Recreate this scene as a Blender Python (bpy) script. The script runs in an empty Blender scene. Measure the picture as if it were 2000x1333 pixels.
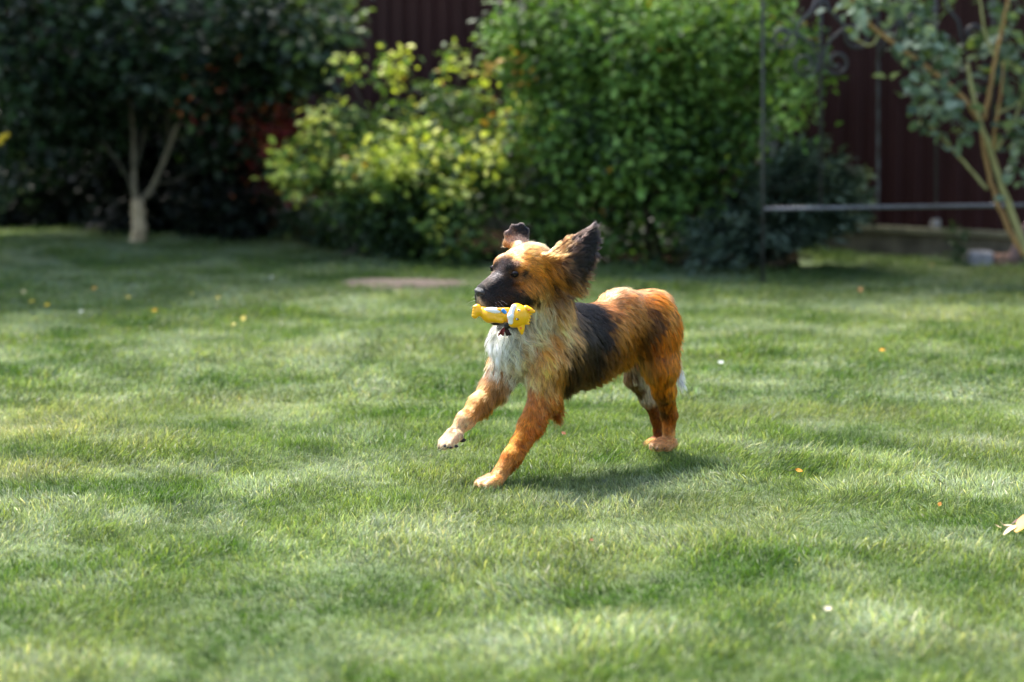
import bpy, math, random
import numpy as np
from mathutils import Vector, Matrix, kdtree

R = np.random.default_rng(7)
random.seed(7)
SC = bpy.context.scene
COL = SC.collection

# ------------------------------------------------------------------ camera, light, exposure
CAM_H, PITCH, FPX = 1.30, math.radians(6.66), 4722.0
cam_data = bpy.data.cameras.new('camera')
cam = bpy.data.objects.new('camera', cam_data)
COL.objects.link(cam)
cam.location = (0, 0, CAM_H)
cam.rotation_euler = (math.radians(90) - PITCH, 0, 0)
cam_data.sensor_width = 36.0
cam_data.lens = 85.0
cam_data.clip_start = 0.05
cam_data.clip_end = 500.0
cam_data.dof.use_dof = True
cam_data.dof.focus_distance = 7.32
cam_data.dof.aperture_fstop = 2.0
SC.camera = cam

SUN_EL, SUN_AZ = 60.0, 130.0      # degrees; azimuth measured from +X towards +Y: the sun stands high, behind the garden and to the left
se, sa = math.radians(SUN_EL), math.radians(SUN_AZ)
SUN_DIR = Vector((math.cos(se) * math.cos(sa), math.cos(se) * math.sin(sa), math.sin(se)))
sun_data = bpy.data.lights.new('sun', 'SUN')
sun_data.energy = 3.8
sun_data.angle = math.radians(12.0)
sun_data.color = (1.0, 0.945, 0.86)
sun = bpy.data.objects.new('sun', sun_data)
COL.objects.link(sun)
sun.rotation_euler = SUN_DIR.to_track_quat('Z', 'Y').to_euler()

world = bpy.data.worlds.new('World')
SC.world = world
world.use_nodes = True
wn = world.node_tree
wn.nodes.clear()
sky = wn.nodes.new('ShaderNodeTexSky')
sky.sky_type = 'NISHITA'
sky.sun_disc = False
sky.sun_elevation = se
sky.sun_rotation = math.radians(90.0 - SUN_AZ)
sky.air_density = 1.0
sky.dust_density = 2.5
sky.ozone_density = 1.0
bg = wn.nodes.new('ShaderNodeBackground')
bg.inputs['Strength'].default_value = 0.135
wo = wn.nodes.new('ShaderNodeOutputWorld')
wn.links.new(sky.outputs[0], bg.inputs[0])
wn.links.new(bg.outputs[0], wo.inputs[0])

SC.view_settings.view_transform = 'Standard'
SC.view_settings.look = 'None'
SC.view_settings.gamma = 1.0
SC.view_settings.exposure = 1.78
SC.view_settings.use_curve_mapping = False
SC.render.engine = 'CYCLES'
SC.cycles.use_denoising = True
SC.cycles.max_bounces = 8
SC.cycles.diffuse_bounces = 3
SC.cycles.glossy_bounces = 3
SC.cycles.transmission_bounces = 6
SC.cycles.transparent_max_bounces = 8
SC.cycles.sample_clamp_indirect = 6.0
SC.cycles.use_adaptive_sampling = True

# ------------------------------------------------------------------ helpers
CP, SP = math.cos(PITCH), math.sin(PITCH)

def ray(px, py):
    a, b = (px - 1000.0), (666.5 - py)
    return np.array([a, FPX * CP + b * SP, -FPX * SP + b * CP])

def at(px, py, Y):
    """the place that shows at photograph pixel (px, py) at distance Y into the garden"""
    d = ray(px, py)
    p = d * (Y / d[1])
    p[2] += CAM_H
    return p

def ground(px, py):
    d = ray(px, py)
    p = d * (CAM_H / -d[2])
    p[2] = 0.0
    return p

def srgb(h, k=1.0):
    h = h.lstrip('#')
    v = [int(h[i:i + 2], 16) / 255 for i in (0, 2, 4)]
    return tuple((c / 12.92 if c <= 0.04045 else ((c + 0.055) / 1.055) ** 2.4) * k for c in v)

def tag(o, label=None, cat=None, group=None, kind=None):
    if label: o['label'] = label
    if cat: o['category'] = cat
    if group: o['group'] = group
    if kind: o['kind'] = kind
    return o

def wloc(o):
    v = Vector((0, 0, 0))
    while o is not None:
        v += o.location
        o = o.parent
    return v

def empty(name, loc):
    o = bpy.data.objects.new(name, None)
    o.location = loc
    o.empty_display_size = 0.05
    COL.objects.link(o)
    return o

def mesh_obj(name, verts, faces, mat=None, parent=None, smooth=True, origin=None, colors=None, uvs=None):
    """one mesh object from world-space vertices; origin: world place of the object's own origin"""
    v = np.asarray(verts, dtype=np.float32).reshape(-1, 3)
    if origin is None:
        origin = Vector((0, 0, 0)) if parent is None else wloc(parent)
    origin = Vector([float(c) for c in origin])
    me = bpy.data.meshes.new(name)
    lv = v - np.array(origin, dtype=np.float32)
    if isinstance(faces, np.ndarray):
        nf, k = faces.shape
        me.vertices.add(len(lv)); me.vertices.foreach_set('co', lv.ravel())
        me.loops.add(nf * k); me.loops.foreach_set('vertex_index', faces.astype(np.int32).ravel())
        me.polygons.add(nf)
        me.polygons.foreach_set('loop_start', np.arange(0, nf * k, k, dtype=np.int32))
        me.polygons.foreach_set('loop_total', np.full(nf, k, dtype=np.int32))
        me.update(calc_edges=True)
    else:
        me.from_pydata(lv.tolist(), [], faces)
        me.update()
    if smooth:
        me.polygons.foreach_set('use_smooth', np.ones(len(me.polygons), dtype=bool))
    if colors is not None:
        ca = me.color_attributes.new('tint', 'FLOAT_COLOR', 'POINT')
        c = np.ones((len(lv), 4), dtype=np.float32); c[:, :3] = colors
        ca.data.foreach_set('color', c.ravel())
    if mat is not None:
        me.materials.append(mat)
    o = bpy.data.objects.new(name, me)
    COL.objects.link(o)
    if parent is not None:
        o.parent = parent
        o.location = origin - wloc(parent)
    else:
        o.location = origin
    return o

class MB:
    """collects solids into one mesh"""
    def __init__(s): s.v, s.f = [], []
    def add(s, v, f):
        n = len(s.v); s.v += [tuple(map(float, p)) for p in v]; s.f += [tuple(i + n for i in q) for q in f]
    def box(s, c, d, rot=0.0, bevel=0.0):
        cx, cy, cz = c; dx, dy, dz = [q / 2 for q in d]
        ca, sn = math.cos(rot), math.sin(rot)
        b = min(bevel, dx * .9, dy * .9, dz * .9)
        vs = []; fs = []
        if b <= 0:
            for z in (-dz, dz):
                for x, y in ((-dx, -dy), (dx, -dy), (dx, dy), (-dx, dy)): vs.append((x, y, z))
            fs = [(3, 2, 1, 0), (4, 5, 6, 7), (0, 1, 5, 4), (1, 2, 6, 5), (2, 3, 7, 6), (3, 0, 4, 7)]
        else:
            rings = [(-dz, b), (-dz + b, 0), (dz - b, 0), (dz, b)]
            for z, q in rings:
                x1, y1 = dx - q, dy - q
                k = b if q == 0 else b * .6
                for x, y in ((-x1 + k, -y1), (x1 - k, -y1), (x1, -y1 + k), (x1, y1 - k), (x1 - k, y1), (-x1 + k, y1), (-x1, y1 - k), (-x1, -y1 + k)):
                    vs.append((x, y, z))
            for r in range(3):
                for i in range(8):
                    j = (i + 1) % 8
                    fs.append((r * 8 + i, r * 8 + j, r * 8 + 8 + j, r * 8 + 8 + i))
            fs.append(tuple(range(7, -1, -1))); fs.append(tuple(range(24, 32)))
        vs = [(cx + x * ca - y * sn, cy + x * sn + y * ca, cz + z) for x, y, z in vs]
        s.add(vs, fs)
    def tube(s, pts, rad, n=8, cap=True):
        pts = [Vector([float(c) for c in p]) for p in pts]
        m = len(pts)
        rad = [rad] * m if not hasattr(rad, '__len__') else rad
        t0 = (pts[1] - pts[0]).normalized()
        u = t0.orthogonal().normalized()
        vs = []
        for i, p in enumerate(pts):
            a = pts[max(0, i - 1)]; b = pts[min(m - 1, i + 1)]
            t = (b - a).normalized()
            u = (u - t * u.dot(t)).normalized()
            w = t.cross(u)
            for k in range(n):
                q = 2 * math.pi * k / n
                vs.append(p + (u * math.cos(q) + w * math.sin(q)) * rad[i])
        fs = []
        for i in range(m - 1):
            for k in range(n):
                j = (k + 1) % n
                fs.append((i * n + k, i * n + j, (i + 1) * n + j, (i + 1) * n + k))
        if cap:
            fs.append(tuple(range(n - 1, -1, -1))); fs.append(tuple(range((m - 1) * n, m * n)))
        s.add(vs, fs)
    def ball(s, c, r, nu=14, nv=9, M=None):
        r = (r, r, r) if not hasattr(r, '__len__') else r
        vs = []; fs = []
        for i in range(nv + 1):
            th = math.pi * i / nv
            for k in range(nu):
                ph = 2 * math.pi * k / nu
                p = Vector((r[0] * math.sin(th) * math.cos(ph), r[1] * math.sin(th) * math.sin(ph), r[2] * math.cos(th)))
                if M is not None: p = M @ p
                vs.append(p + Vector([float(x) for x in c]))
        for i in range(nv):
            for k in range(nu):
                j = (k + 1) % nu
                fs.append((i * nu + k, (i + 1) * nu + k, (i + 1) * nu + j, i * nu + j))
        s.add(vs, fs)
    def build(s, name, mat, parent=None, smooth=True, origin=None):
        return mesh_obj(name, s.v, s.f, mat, parent, smooth, origin)

def spline(pts, n):
    """Catmull-Rom through pts, n samples"""
    P = [np.array(p, float) for p in pts]
    P = [2 * P[0] - P[1]] + P + [2 * P[-1] - P[-2]]
    out = []
    m = len(P) - 3
    for i in range(n):
        t = i / (n - 1) * m
        k = min(int(t), m - 1); u = t - k
        a, b, c, d = P[k:k + 4]
        out.append(0.5 * ((2 * b) + (-a + c) * u + (2 * a - 5 * b + 4 * c - d) * u * u + (-a + 3 * b - 3 * c + d) * u ** 3))
    return out

class NT:
    """small material builder"""
    def __init__(s, name):
        s.m = bpy.data.materials.new(name); s.m.use_nodes = True
        s.t = s.m.node_tree; s.t.nodes.clear()
        s.out = s.t.nodes.new('ShaderNodeOutputMaterial')
    def n(s, typ, **kw):
        nd = s.t.nodes.new(typ)
        for k, v in kw.items():
            if k in nd.inputs.keys():
                nd.inputs[k].default_value = v
            else:
                setattr(nd, k, v)
        return nd
    def l(s, a, b): s.t.links.new(a, b)
    def noise(s, scale, detail=3.0, rough=0.5, vec=None, dist=0.0):
        nd = s.n('ShaderNodeTexNoise'); nd.inputs['Scale'].default_value = scale
        nd.inputs['Detail'].default_value = detail; nd.inputs['Roughness'].default_value = rough
        nd.inputs['Distortion'].default_value = dist
        if vec is not None: s.l(vec, nd.inputs['Vector'])
        return nd
    def ramp(s, fac, stops, interp='LINEAR'):
        nd = s.n('ShaderNodeValToRGB'); e = nd.color_ramp.elements
        nd.color_ramp.interpolation = interp
        while len(e) > 1: e.remove(e[-1])
        e[0].position = stops[0][0]; e[0].color = (*stops[0][1], 1)
        for p, c in stops[1:]:
            q = e.new(p); q.color = (*c, 1)
        s.l(fac, nd.inputs['Fac']); return nd
    def mix(s, fac, a, b, mode='MIX'):
        nd = s.n('ShaderNodeMix'); nd.data_type = 'RGBA'; nd.blend_type = mode
        for i, v in ((0, fac), (6, a), (7, b)):
            if hasattr(v, 'links') or isinstance(v, bpy.types.NodeSocket): s.l(v, nd.inputs[i])
            elif i == 0: nd.inputs[0].default_value = v
            else: nd.inputs[i].default_value = (*v, 1)
        return nd.outputs[2]
    def math(s, op, a, b=0.0, c=None):
        nd = s.n('ShaderNodeMath'); nd.operation = op
        for i, v in ((0, a), (1, b)) + (((2, c),) if c is not None else ()):
            if isinstance(v, bpy.types.NodeSocket): s.l(v, nd.inputs[i])
            else: nd.inputs[i].default_value = v
        return nd.outputs[0]
    def maprange(s, v, a, b, c, d):
        nd = s.n('ShaderNodeMapRange')
        s.l(v, nd.inputs[0])
        for i, q in enumerate((a, b, c, d)): nd.inputs[i + 1].default_value = q
        return nd.outputs[0]

def simple_mat(name, base, rough=0.5, noise_scale=None, var=0.25, bump=0.0, metallic=0.0, spec=0.5, sss=0.0, bscale=None):
    t = NT(name)
    p = t.n('ShaderNodeBsdfPrincipled')
    p.inputs['Roughness'].default_value = rough
    p.inputs['Metallic'].default_value = metallic
    p.inputs['Specular IOR Level'].default_value = spec
    if sss: p.inputs['Subsurface Weight'].default_value = sss; p.inputs['Subsurface Scale'].default_value = 0.01
    p.inputs['Base Color'].default_value = (*base, 1)
    geo = t.n('ShaderNodeNewGeometry')
    if noise_scale:
        nz = t.noise(noise_scale, 5, 0.6, geo.outputs['Position'])
        dark = tuple(c * (1 - var) for c in base); lite = tuple(min(1, c * (1 + var)) for c in base)
        r = t.ramp(nz.outputs[0], [(0.3, dark), (0.7, lite)])
        t.l(r.outputs[0], p.inputs['Base Color'])
    if bump:
        nb = t.noise(bscale or (noise_scale or 50) * 3, 4, 0.6, geo.outputs['Position'])
        b = t.n('ShaderNodeBump'); b.inputs['Strength'].default_value = bump; b.inputs['Distance'].default_value = 0.01
        t.l(nb.outputs[0], b.inputs['Height']); t.l(b.outputs[0], p.inputs['Normal'])
    t.l(p.outputs[0], t.out.inputs[0])
    return t.m
# ------------------------------------------------------------------ ground and lawn
def noise2(x, y, s, seed=0, oct_=3):
    """smooth value noise on arrays, about 0..1"""
    out = np.zeros_like(x, dtype=float); amp = 1; tot = 0
    for o in range(oct_):
        rg = np.random.default_rng(seed * 31 + o); T = rg.random((64, 64))
        u, v = x / s, y / s
        i, j = np.floor(u).astype(int), np.floor(v).astype(int); fu, fv = u - i, v - j
        fu = fu * fu * (3 - 2 * fu); fv = fv * fv * (3 - 2 * fv)
        g = lambda a, b: T[(a + 1000) % 64, (b + 1000) % 64]
        out += amp * ((g(i, j) * (1 - fu) + g(i + 1, j) * fu) * (1 - fv) + (g(i, j + 1) * (1 - fu) + g(i + 1, j + 1) * fu) * fv)
        tot += amp; amp *= .5; s = s * .5
    return out / tot

FA_ = np.array([2.71, 16.02]); FD_ = np.array([-7.21, 5.67]); FD_ /= np.linalg.norm(FD_); FN_ = np.array([-FD_[1], FD_[0]])
FN_ = FN_ if FN_[1] < 0 else -FN_            # towards the garden
def fence_y(x): return FA_[1] + (x - FA_[0]) * FD_[1] / FD_[0]

M_SOIL = simple_mat('soil', (.055, .085, .026), .95, 9, .45, .6)
mesh_obj('ground', [(-150, -60, -.03), (150, -60, -.03), (150, 260, -.03), (-150, 260, -.03)], [(0, 1, 2, 3)], simple_mat('field', (.065, .10, .03), .95, 2, .4))['kind'] = 'structure'
# lawn soil: a gently uneven sheet
gx = np.linspace(-15, 15, 91); gy = np.linspace(-3, 27, 124)
GX, GY = np.meshgrid(gx, gy, indexing='ij')
def ground_z(x, y): return (noise2(x, y, 1.6, 5, 2) - .5) * .028
GZ = ground_z(GX, GY)
gv = np.stack([GX, GY, GZ], -1).reshape(-1, 3)
ii, jj = np.meshgrid(np.arange(90), np.arange(123), indexing='ij'); k0 = (ii * 124 + jj).ravel()
lawn = mesh_obj('lawn', gv, np.stack([k0, k0 + 124, k0 + 125, k0 + 1], 1), M_SOIL)
lawn['kind'] = 'structure'

# near-black sheet added under the shrubs, its colour standing in for their shade
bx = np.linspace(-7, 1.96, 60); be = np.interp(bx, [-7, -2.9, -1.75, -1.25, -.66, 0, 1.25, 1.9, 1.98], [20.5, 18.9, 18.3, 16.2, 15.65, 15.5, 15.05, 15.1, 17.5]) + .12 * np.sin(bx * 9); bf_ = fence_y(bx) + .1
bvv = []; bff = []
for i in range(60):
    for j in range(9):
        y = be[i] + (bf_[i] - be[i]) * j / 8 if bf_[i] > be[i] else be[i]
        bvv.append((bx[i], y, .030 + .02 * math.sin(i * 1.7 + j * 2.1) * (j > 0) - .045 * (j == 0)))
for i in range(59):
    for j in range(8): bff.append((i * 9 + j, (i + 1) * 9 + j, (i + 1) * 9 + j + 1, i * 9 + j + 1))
mesh_obj('shade_sheet', bvv, bff, simple_mat('shade_dark', (.012, .009, .006), 1.0, 14, .5, .9, spec=0.0))['kind'] = 'structure'

# grass blades: tufts scattered over the lawn
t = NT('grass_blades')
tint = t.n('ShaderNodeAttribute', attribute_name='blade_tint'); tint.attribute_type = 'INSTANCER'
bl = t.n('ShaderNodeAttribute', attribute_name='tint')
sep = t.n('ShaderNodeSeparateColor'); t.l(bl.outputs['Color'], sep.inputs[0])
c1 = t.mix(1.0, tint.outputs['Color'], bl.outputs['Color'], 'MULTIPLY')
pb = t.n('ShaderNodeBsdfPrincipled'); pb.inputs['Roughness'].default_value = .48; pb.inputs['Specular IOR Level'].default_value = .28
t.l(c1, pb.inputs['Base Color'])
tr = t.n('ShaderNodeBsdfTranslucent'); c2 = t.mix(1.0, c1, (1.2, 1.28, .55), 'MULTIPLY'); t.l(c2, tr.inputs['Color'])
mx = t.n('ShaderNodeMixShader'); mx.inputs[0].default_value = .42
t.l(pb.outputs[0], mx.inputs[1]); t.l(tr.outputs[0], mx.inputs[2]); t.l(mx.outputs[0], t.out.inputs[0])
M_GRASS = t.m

def tuft(seed, nb, rad, hmin, hmax, wid):
    rg = np.random.default_rng(seed)
    a = rg.random(nb) * 2 * np.pi; r = rad * np.sqrt(rg.random(nb))
    base = np.stack([r * np.cos(a), r * np.sin(a), np.full(nb, -.008)], 1)
    yaw = rg.random(nb) * 2 * np.pi
    H = hmin + (hmax - hmin) * rg.random(nb) ** 1.3
    lean = .10 + .55 * rg.random(nb); bend = .3 + 1.0 * rg.random(nb)
    d = np.stack([np.cos(yaw), np.sin(yaw), np.zeros(nb)], 1); s = np.stack([-np.sin(yaw + .6 * rg.normal(size=nb)), np.cos(yaw), np.zeros(nb)], 1)
    w = wid * (.7 + .6 * rg.random(nb))
    V = np.zeros((nb, 7, 3)); p = base.copy(); ang = lean.copy()
    for k in range(4):
        ww = [1, .95, .65, 0][k]
        if k < 3:
            V[:, 2 * k] = p - s * (w * ww / 2)[:, None]; V[:, 2 * k + 1] = p + s * (w * ww / 2)[:, None]
        else: V[:, 6] = p
        st = H / 3
        p = p + d * (np.sin(ang) * st)[:, None] + np.array([0, 0, 1]) * (np.cos(ang) * st)[:, None]
        ang = ang + bend * .42
    F = []
    o = np.arange(nb)[:, None] * 7
    tri_ = np.concatenate([o + np.array([[0, 1, 3]]), o + np.array([[0, 3, 2]]), o + np.array([[2, 3, 5]]), o + np.array([[2, 5, 4]]), o + np.array([[4, 5, 6]])])
    v = .50 + .95 * rg.random(nb)
    kind = rg.random(nb)
    c = np.ones((nb, 3)) * v[:, None]
    c[kind > .90] *= np.array([1.55, 1.25, .9]); c[kind < .12] *= np.array([.8, .95, 1.1])
    c[kind > .955] = np.array([3.0, 2.3, 2.8])  # scattered near-white blades, sun glints put into the tint
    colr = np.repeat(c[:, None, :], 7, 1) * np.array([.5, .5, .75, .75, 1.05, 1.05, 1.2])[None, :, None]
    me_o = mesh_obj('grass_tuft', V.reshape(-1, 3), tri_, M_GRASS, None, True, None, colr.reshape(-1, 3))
    return me_o
tcol = bpy.data.collections.new('grass_tufts')
NV = 14
for k in range(NV):
    far = k >= 8
    o = tuft(50 + k, 26 if far else 42, .050 if far else .036, .018, .052, .0032 if far else (.0024 if k < 3 else .0018))
    COL.objects.unlink(o); o.name = 'grass_tuft_%02d' % k; tcol.objects.link(o)

DENS_K = 1.0
def shade_sheet_y(x): return np.interp(x, [-7, -2.9, -1.75, -1.25, -.66, 0, 1.25, 1.9, 1.98], [20.5, 18.9, 18.3, 16.2, 15.65, 15.5, 15.05, 15.1, 17.5])
def scatter(y0, y1, dens, idx0, idx1, seed, widen=.9):
    rg = np.random.default_rng(seed)
    hw = y1 * .2125 + widen
    n = int(dens * DENS_K * (y1 - y0) * 2 * hw)
    q_ = np.arange(n) + seed * 977.0
    x = ((q_ * .7548776662 + rg.random(n) * .004) % 1 * 2 - 1) * hw; y = y0 + (q_ * .5698402910 + rg.random(n) * .004) % 1 * (y1 - y0)
    ok = (np.abs(x) < y * .2125 + widen) & (y < fence_y(x) - .12) & (y < shade_sheet_y(x) + .12 * np.sin(x * 9) + rg.normal(size=n) * .05)
    x, y = x[ok], y[ok]
    return x, y, rg.integers(idx0, idx1, len(x)), rg
parts = []
_q = np.arange(26000); _r = np.random.default_rng(99); _x = (_q * .7548776662 % 1 * 2 - 1) * 9.5; _y = .5 + _q * .5698402910 % 1 * 20
_o = (np.abs(_x) > _y * .2125 + .85) & (_y < fence_y(_x) - .12) & (_y < shade_sheet_y(_x)) | (_y < 4.2)
parts.append((_x[_o], _y[_o], _r.integers(8, 14, _o.sum()), _r))
for a_ in ((4.2, 6.4, 900, 0, 4, 1), (6.4, 9.0, 1050, 2, 8, 2), (9.0, 12.5, 650, 8, 14, 3), (12.5, 22.0, 330, 8, 14, 4)):
    parts.append(scatter(*a_))
PX = np.concatenate([p[0] for p in parts]); PY = np.concatenate([p[1] for p in parts]); IX = np.concatenate([p[2] for p in parts])
# bare spot of trodden earth
BARE = ground(778, 556)
bd = ((PX - BARE[0]) / .30) ** 2 + ((PY - BARE[1]) / .20) ** 2
rg = np.random.default_rng(11)
ok = (bd > .55 + .7 * noise2(PX, PY, .12, 77, 2)) | (rg.random(len(PX)) < .22)
PX, PY, IX = PX[ok], PY[ok], IX[ok]; NI = len(PX)
PZ = ground_z(PX, PY)
# matted lean, clump height and colour
n1 = noise2(PX, PY, .55, 21, 3); n2 = noise2(PX, PY, .55, 22, 3); n3 = noise2(PX, PY, .30, 23, 3); n4 = noise2(PX, PY, 1.1, 24, 3); n5 = noise2(PX, PY, .16, 25, 2)
la = (n1 - .5) * 14 + .6
lean = np.clip((n2 - .30) * 2.0, .05, .95) * .62 + rg.normal(size=NI) * .16
lv = np.stack([np.cos(la) * np.sin(lean), np.sin(la) * np.sin(lean), np.cos(lean)], 1) + rg.normal(size=(NI, 3)) * .16
scale = (.55 + .85 * np.clip(n3 * 1.5 - .25, 0, 1)) * (.85 + .3 * rg.random(NI))
def blob(px, py, rx, ry):
    """a patch round the place of photograph pixel (px,py), half-sizes in metres"""
    g = ground(px, py); return np.exp(-(((PX - g[0]) / rx) ** 2 + ((PY - g[1]) / ry) ** 2))
dry = .9 * blob(70, 845, .32, .28) + .9 * blob(60, 925, .22, .20) + .7 * blob(480, 788, .22, .25) + .5 * blob(280, 880, .15, .3) + .5 * blob(150, 800, .3, .3) + .25 * blob(1780, 600, .8, 1.2) + .3 * blob(1900, 870, .4, .3) + .35 * blob(60, 1300, .2, .2) + .4 * blob(640, 690, .5, .3)
pale = .9 * blob(760, 1110, .22, .18) + .8 * blob(280, 1010, .10, .12) + .6 * blob(560, 700, .5, .3) + .7 * blob(1250, 1060, .35, .16) + .6 * blob(1560, 1020, .2, .1) + .8 * blob(1730, 1260, .3, .12) + .8 * blob(770, 1270, .15, .12) + .5 * blob(690, 900, .3, .2) + .4 * blob(1600, 780, .5, .25) + .4 * blob(1850, 760, .4, .5)  # pale patches: silvery sheen of leaning blades, put into the tint
lush = .9 * blob(430, 990, .20, .12) + .8 * blob(1420, 1080, .10, .10) + .8 * blob(300, 850, .10, .1) + .6 * blob(350, 1180, .25, .1) + .7 * blob(1240, 1180, .25, .1) + .8 * blob(1560, 1150, .35, .1) + .5 * blob(100, 720, .4, .3) + .6 * blob(1350, 930, .2, .12) + .7 * blob(1850, 1130, .25, .15)
n6 = noise2(PX, PY, .27, 31, 3); n7 = noise2(PX, PY, .30, 32, 3)
pale = np.clip(pale + np.clip((n6 - .52) * 5.5, 0, .8), 0, 1)
lush = np.clip(lush + np.clip((n7 - .50) * 5, 0, .95), 0, 1) * (1 - .6 * pale)
dry = np.clip(dry * .75 * (.3 + 1.3 * n5) + np.clip((n4 - .64) * 3, 0, .2), 0, 1)
lean = None
mid = np.array([.132, .186, .058]); PALE = np.array([.275, .325, .212]); LUSH = np.array([.055, .112, .018]); DRY = np.array([.32, .31, .18])
tc = mid[None] * (1 - pale[:, None]) + PALE[None] * pale[:, None]
tc = tc * (1 - lush[:, None]) + LUSH[None] * lush[:, None]
tc = tc * (1 - dry[:, None]) + DRY[None] * dry[:, None]
tc *= (.78 + .44 * n5)[:, None] * (.9 + .2 * rg.random(NI))[:, None]
quat = []
eul = np.zeros((NI, 3), np.float32)
yaw = rg.random(NI) * 2 * np.pi
lz = lv / np.linalg.norm(lv, axis=1, keepdims=True)
# rotation matrix with z = lean direction, turned by yaw; then to XYZ euler
hx = np.stack([np.cos(yaw), np.sin(yaw), np.zeros(NI)], 1)
yv = np.cross(lz, hx); yv /= np.linalg.norm(yv, axis=1, keepdims=True); xv = np.cross(yv, lz)
eul[:, 1] = -np.arcsin(np.clip(xv[:, 2], -1, 1)); eul[:, 0] = np.arctan2(yv[:, 2], lz[:, 2]); eul[:, 2] = np.arctan2(xv[:, 1], xv[:, 0])
gm = bpy.data.meshes.new('grass')
gm.vertices.add(NI); gm.vertices.foreach_set('co', np.stack([PX, PY, PZ], 1).astype(np.float32).ravel())
def attr(name, typ, arr, field):
    a_ = gm.attributes.new(name, typ, 'POINT'); a_.data.foreach_set(field, arr.ravel())
attr('lean', 'FLOAT_VECTOR', eul, 'vector')
attr('size', 'FLOAT', scale.astype(np.float32), 'value')
attr('which', 'INT', IX.astype(np.int32), 'value')
attr('patch', 'FLOAT_VECTOR', tc.astype(np.float32), 'vector')
grass = bpy.data.objects.new('grass', gm); COL.objects.link(grass)
tag(grass, 'short green grass of the lawn with pale and dry patches', 'grass', kind='stuff')
ng = bpy.data.node_groups.new('grow_grass', 'GeometryNodeTree')
ng.interface.new_socket('Geometry', in_out='INPUT', socket_type='NodeSocketGeometry')
ng.interface.new_socket('Geometry', in_out='OUTPUT', socket_type='NodeSocketGeometry')
gi = ng.nodes.new('NodeGroupInput'); go = ng.nodes.new('NodeGroupOutput')
iop = ng.nodes.new('GeometryNodeInstanceOnPoints'); ci = ng.nodes.new('GeometryNodeCollectionInfo')
ci.inputs['Collection'].default_value = tcol; ci.inputs['Separate Children'].default_value = True; ci.inputs['Reset Children'].default_value = True
def named(nm, typ):
    n_ = ng.nodes.new('GeometryNodeInputNamedAttribute'); n_.data_type = typ; n_.inputs['Name'].default_value = nm; return n_.outputs[0]
e2r = ng.nodes.new('FunctionNodeEulerToRotation')
ng.links.new(named('lean', 'FLOAT_VECTOR'), e2r.inputs[0])
ng.links.new(gi.outputs[0], iop.inputs['Points']); ng.links.new(ci.outputs[0], iop.inputs['Instance'])
iop.inputs['Pick Instance'].default_value = True
ng.links.new(named('which', 'INT'), iop.inputs['Instance Index'])
ng.links.new(e2r.outputs[0], iop.inputs['Rotation']); ng.links.new(named('size', 'FLOAT'), iop.inputs['Scale'])
st = ng.nodes.new('GeometryNodeStoreNamedAttribute'); st.data_type = 'FLOAT_VECTOR'; st.domain = 'INSTANCE'; st.inputs['Name'].default_value = 'blade_tint'
ng.links.new(iop.outputs[0], st.inputs['Geometry']); ng.links.new(named('patch', 'FLOAT_VECTOR'), st.inputs['Value'])
ng.links.new(st.outputs[0], go.inputs[0])
md = grass.modifiers.new('grow', 'NODES'); md.node_group = ng

# bare earth patch
bp = [(BARE[0], BARE[1], .026)]; nb_ = 40
rr = random.Random(4)
for ring in (.5, 1.0, 1.25):
    for k in range(nb_):
        a = 2 * math.pi * k / nb_; j = 1 + .12 * math.sin(3 * a + 1) + .07 * math.sin(7 * a)
        bp.append((BARE[0] + .30 * ring * j * math.cos(a), BARE[1] + .20 * ring * j * math.sin(a), {.5: .024, 1.0: .018, 1.25: -.012}[ring]))
bf = [(0, 1 + k, 1 + (k + 1) % nb_) for k in range(nb_)]
for r_ in range(2):
    for k in range(nb_):
        a = 1 + r_ * nb_ + k; b_ = 1 + r_ * nb_ + (k + 1) % nb_
        bf.append((a, a + nb_, b_ + nb_, b_))
o = mesh_obj('bare_soil_patch', bp, bf, simple_mat('dry_earth', (.135, .100, .075), .95, 25, .35, .8)); o['kind'] = 'structure'

# ------------------------------------------------------------------ leaves and plants
t = NT('leaf')
at_ = t.n('ShaderNodeAttribute', attribute_name='tint')
oi = t.n('ShaderNodeObjectInfo'); geo_ = t.n('ShaderNodeNewGeometry')
nz = t.noise(3.5, 3, .6, geo_.outputs['Position'])
vv = t.maprange(nz.outputs[0], .3, .7, .78, 1.22)
hs = t.n('ShaderNodeHueSaturation'); t.l(vv, hs.inputs['Value']); t.l(at_.outputs['Color'], hs.inputs['Color'])
p = t.n('ShaderNodeBsdfPrincipled'); p.inputs['Roughness'].default_value = .48; p.inputs['Specular IOR Level'].default_value = .28
t.l(hs.outputs[0], p.inputs['Base Color'])
tr = t.n('ShaderNodeBsdfTranslucent'); c2 = t.mix(1.0, hs.outputs[0], (1.3, 1.35, .6), 'MULTIPLY'); t.l(c2, tr.inputs['Color'])
mx = t.n('ShaderNodeMixShader'); mx.inputs[0].default_value = .32
t.l(p.outputs[0], mx.inputs[1]); t.l(tr.outputs[0], mx.inputs[2]); t.l(mx.outputs[0], t.out.inputs[0])
M_LEAF = t.m

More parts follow.
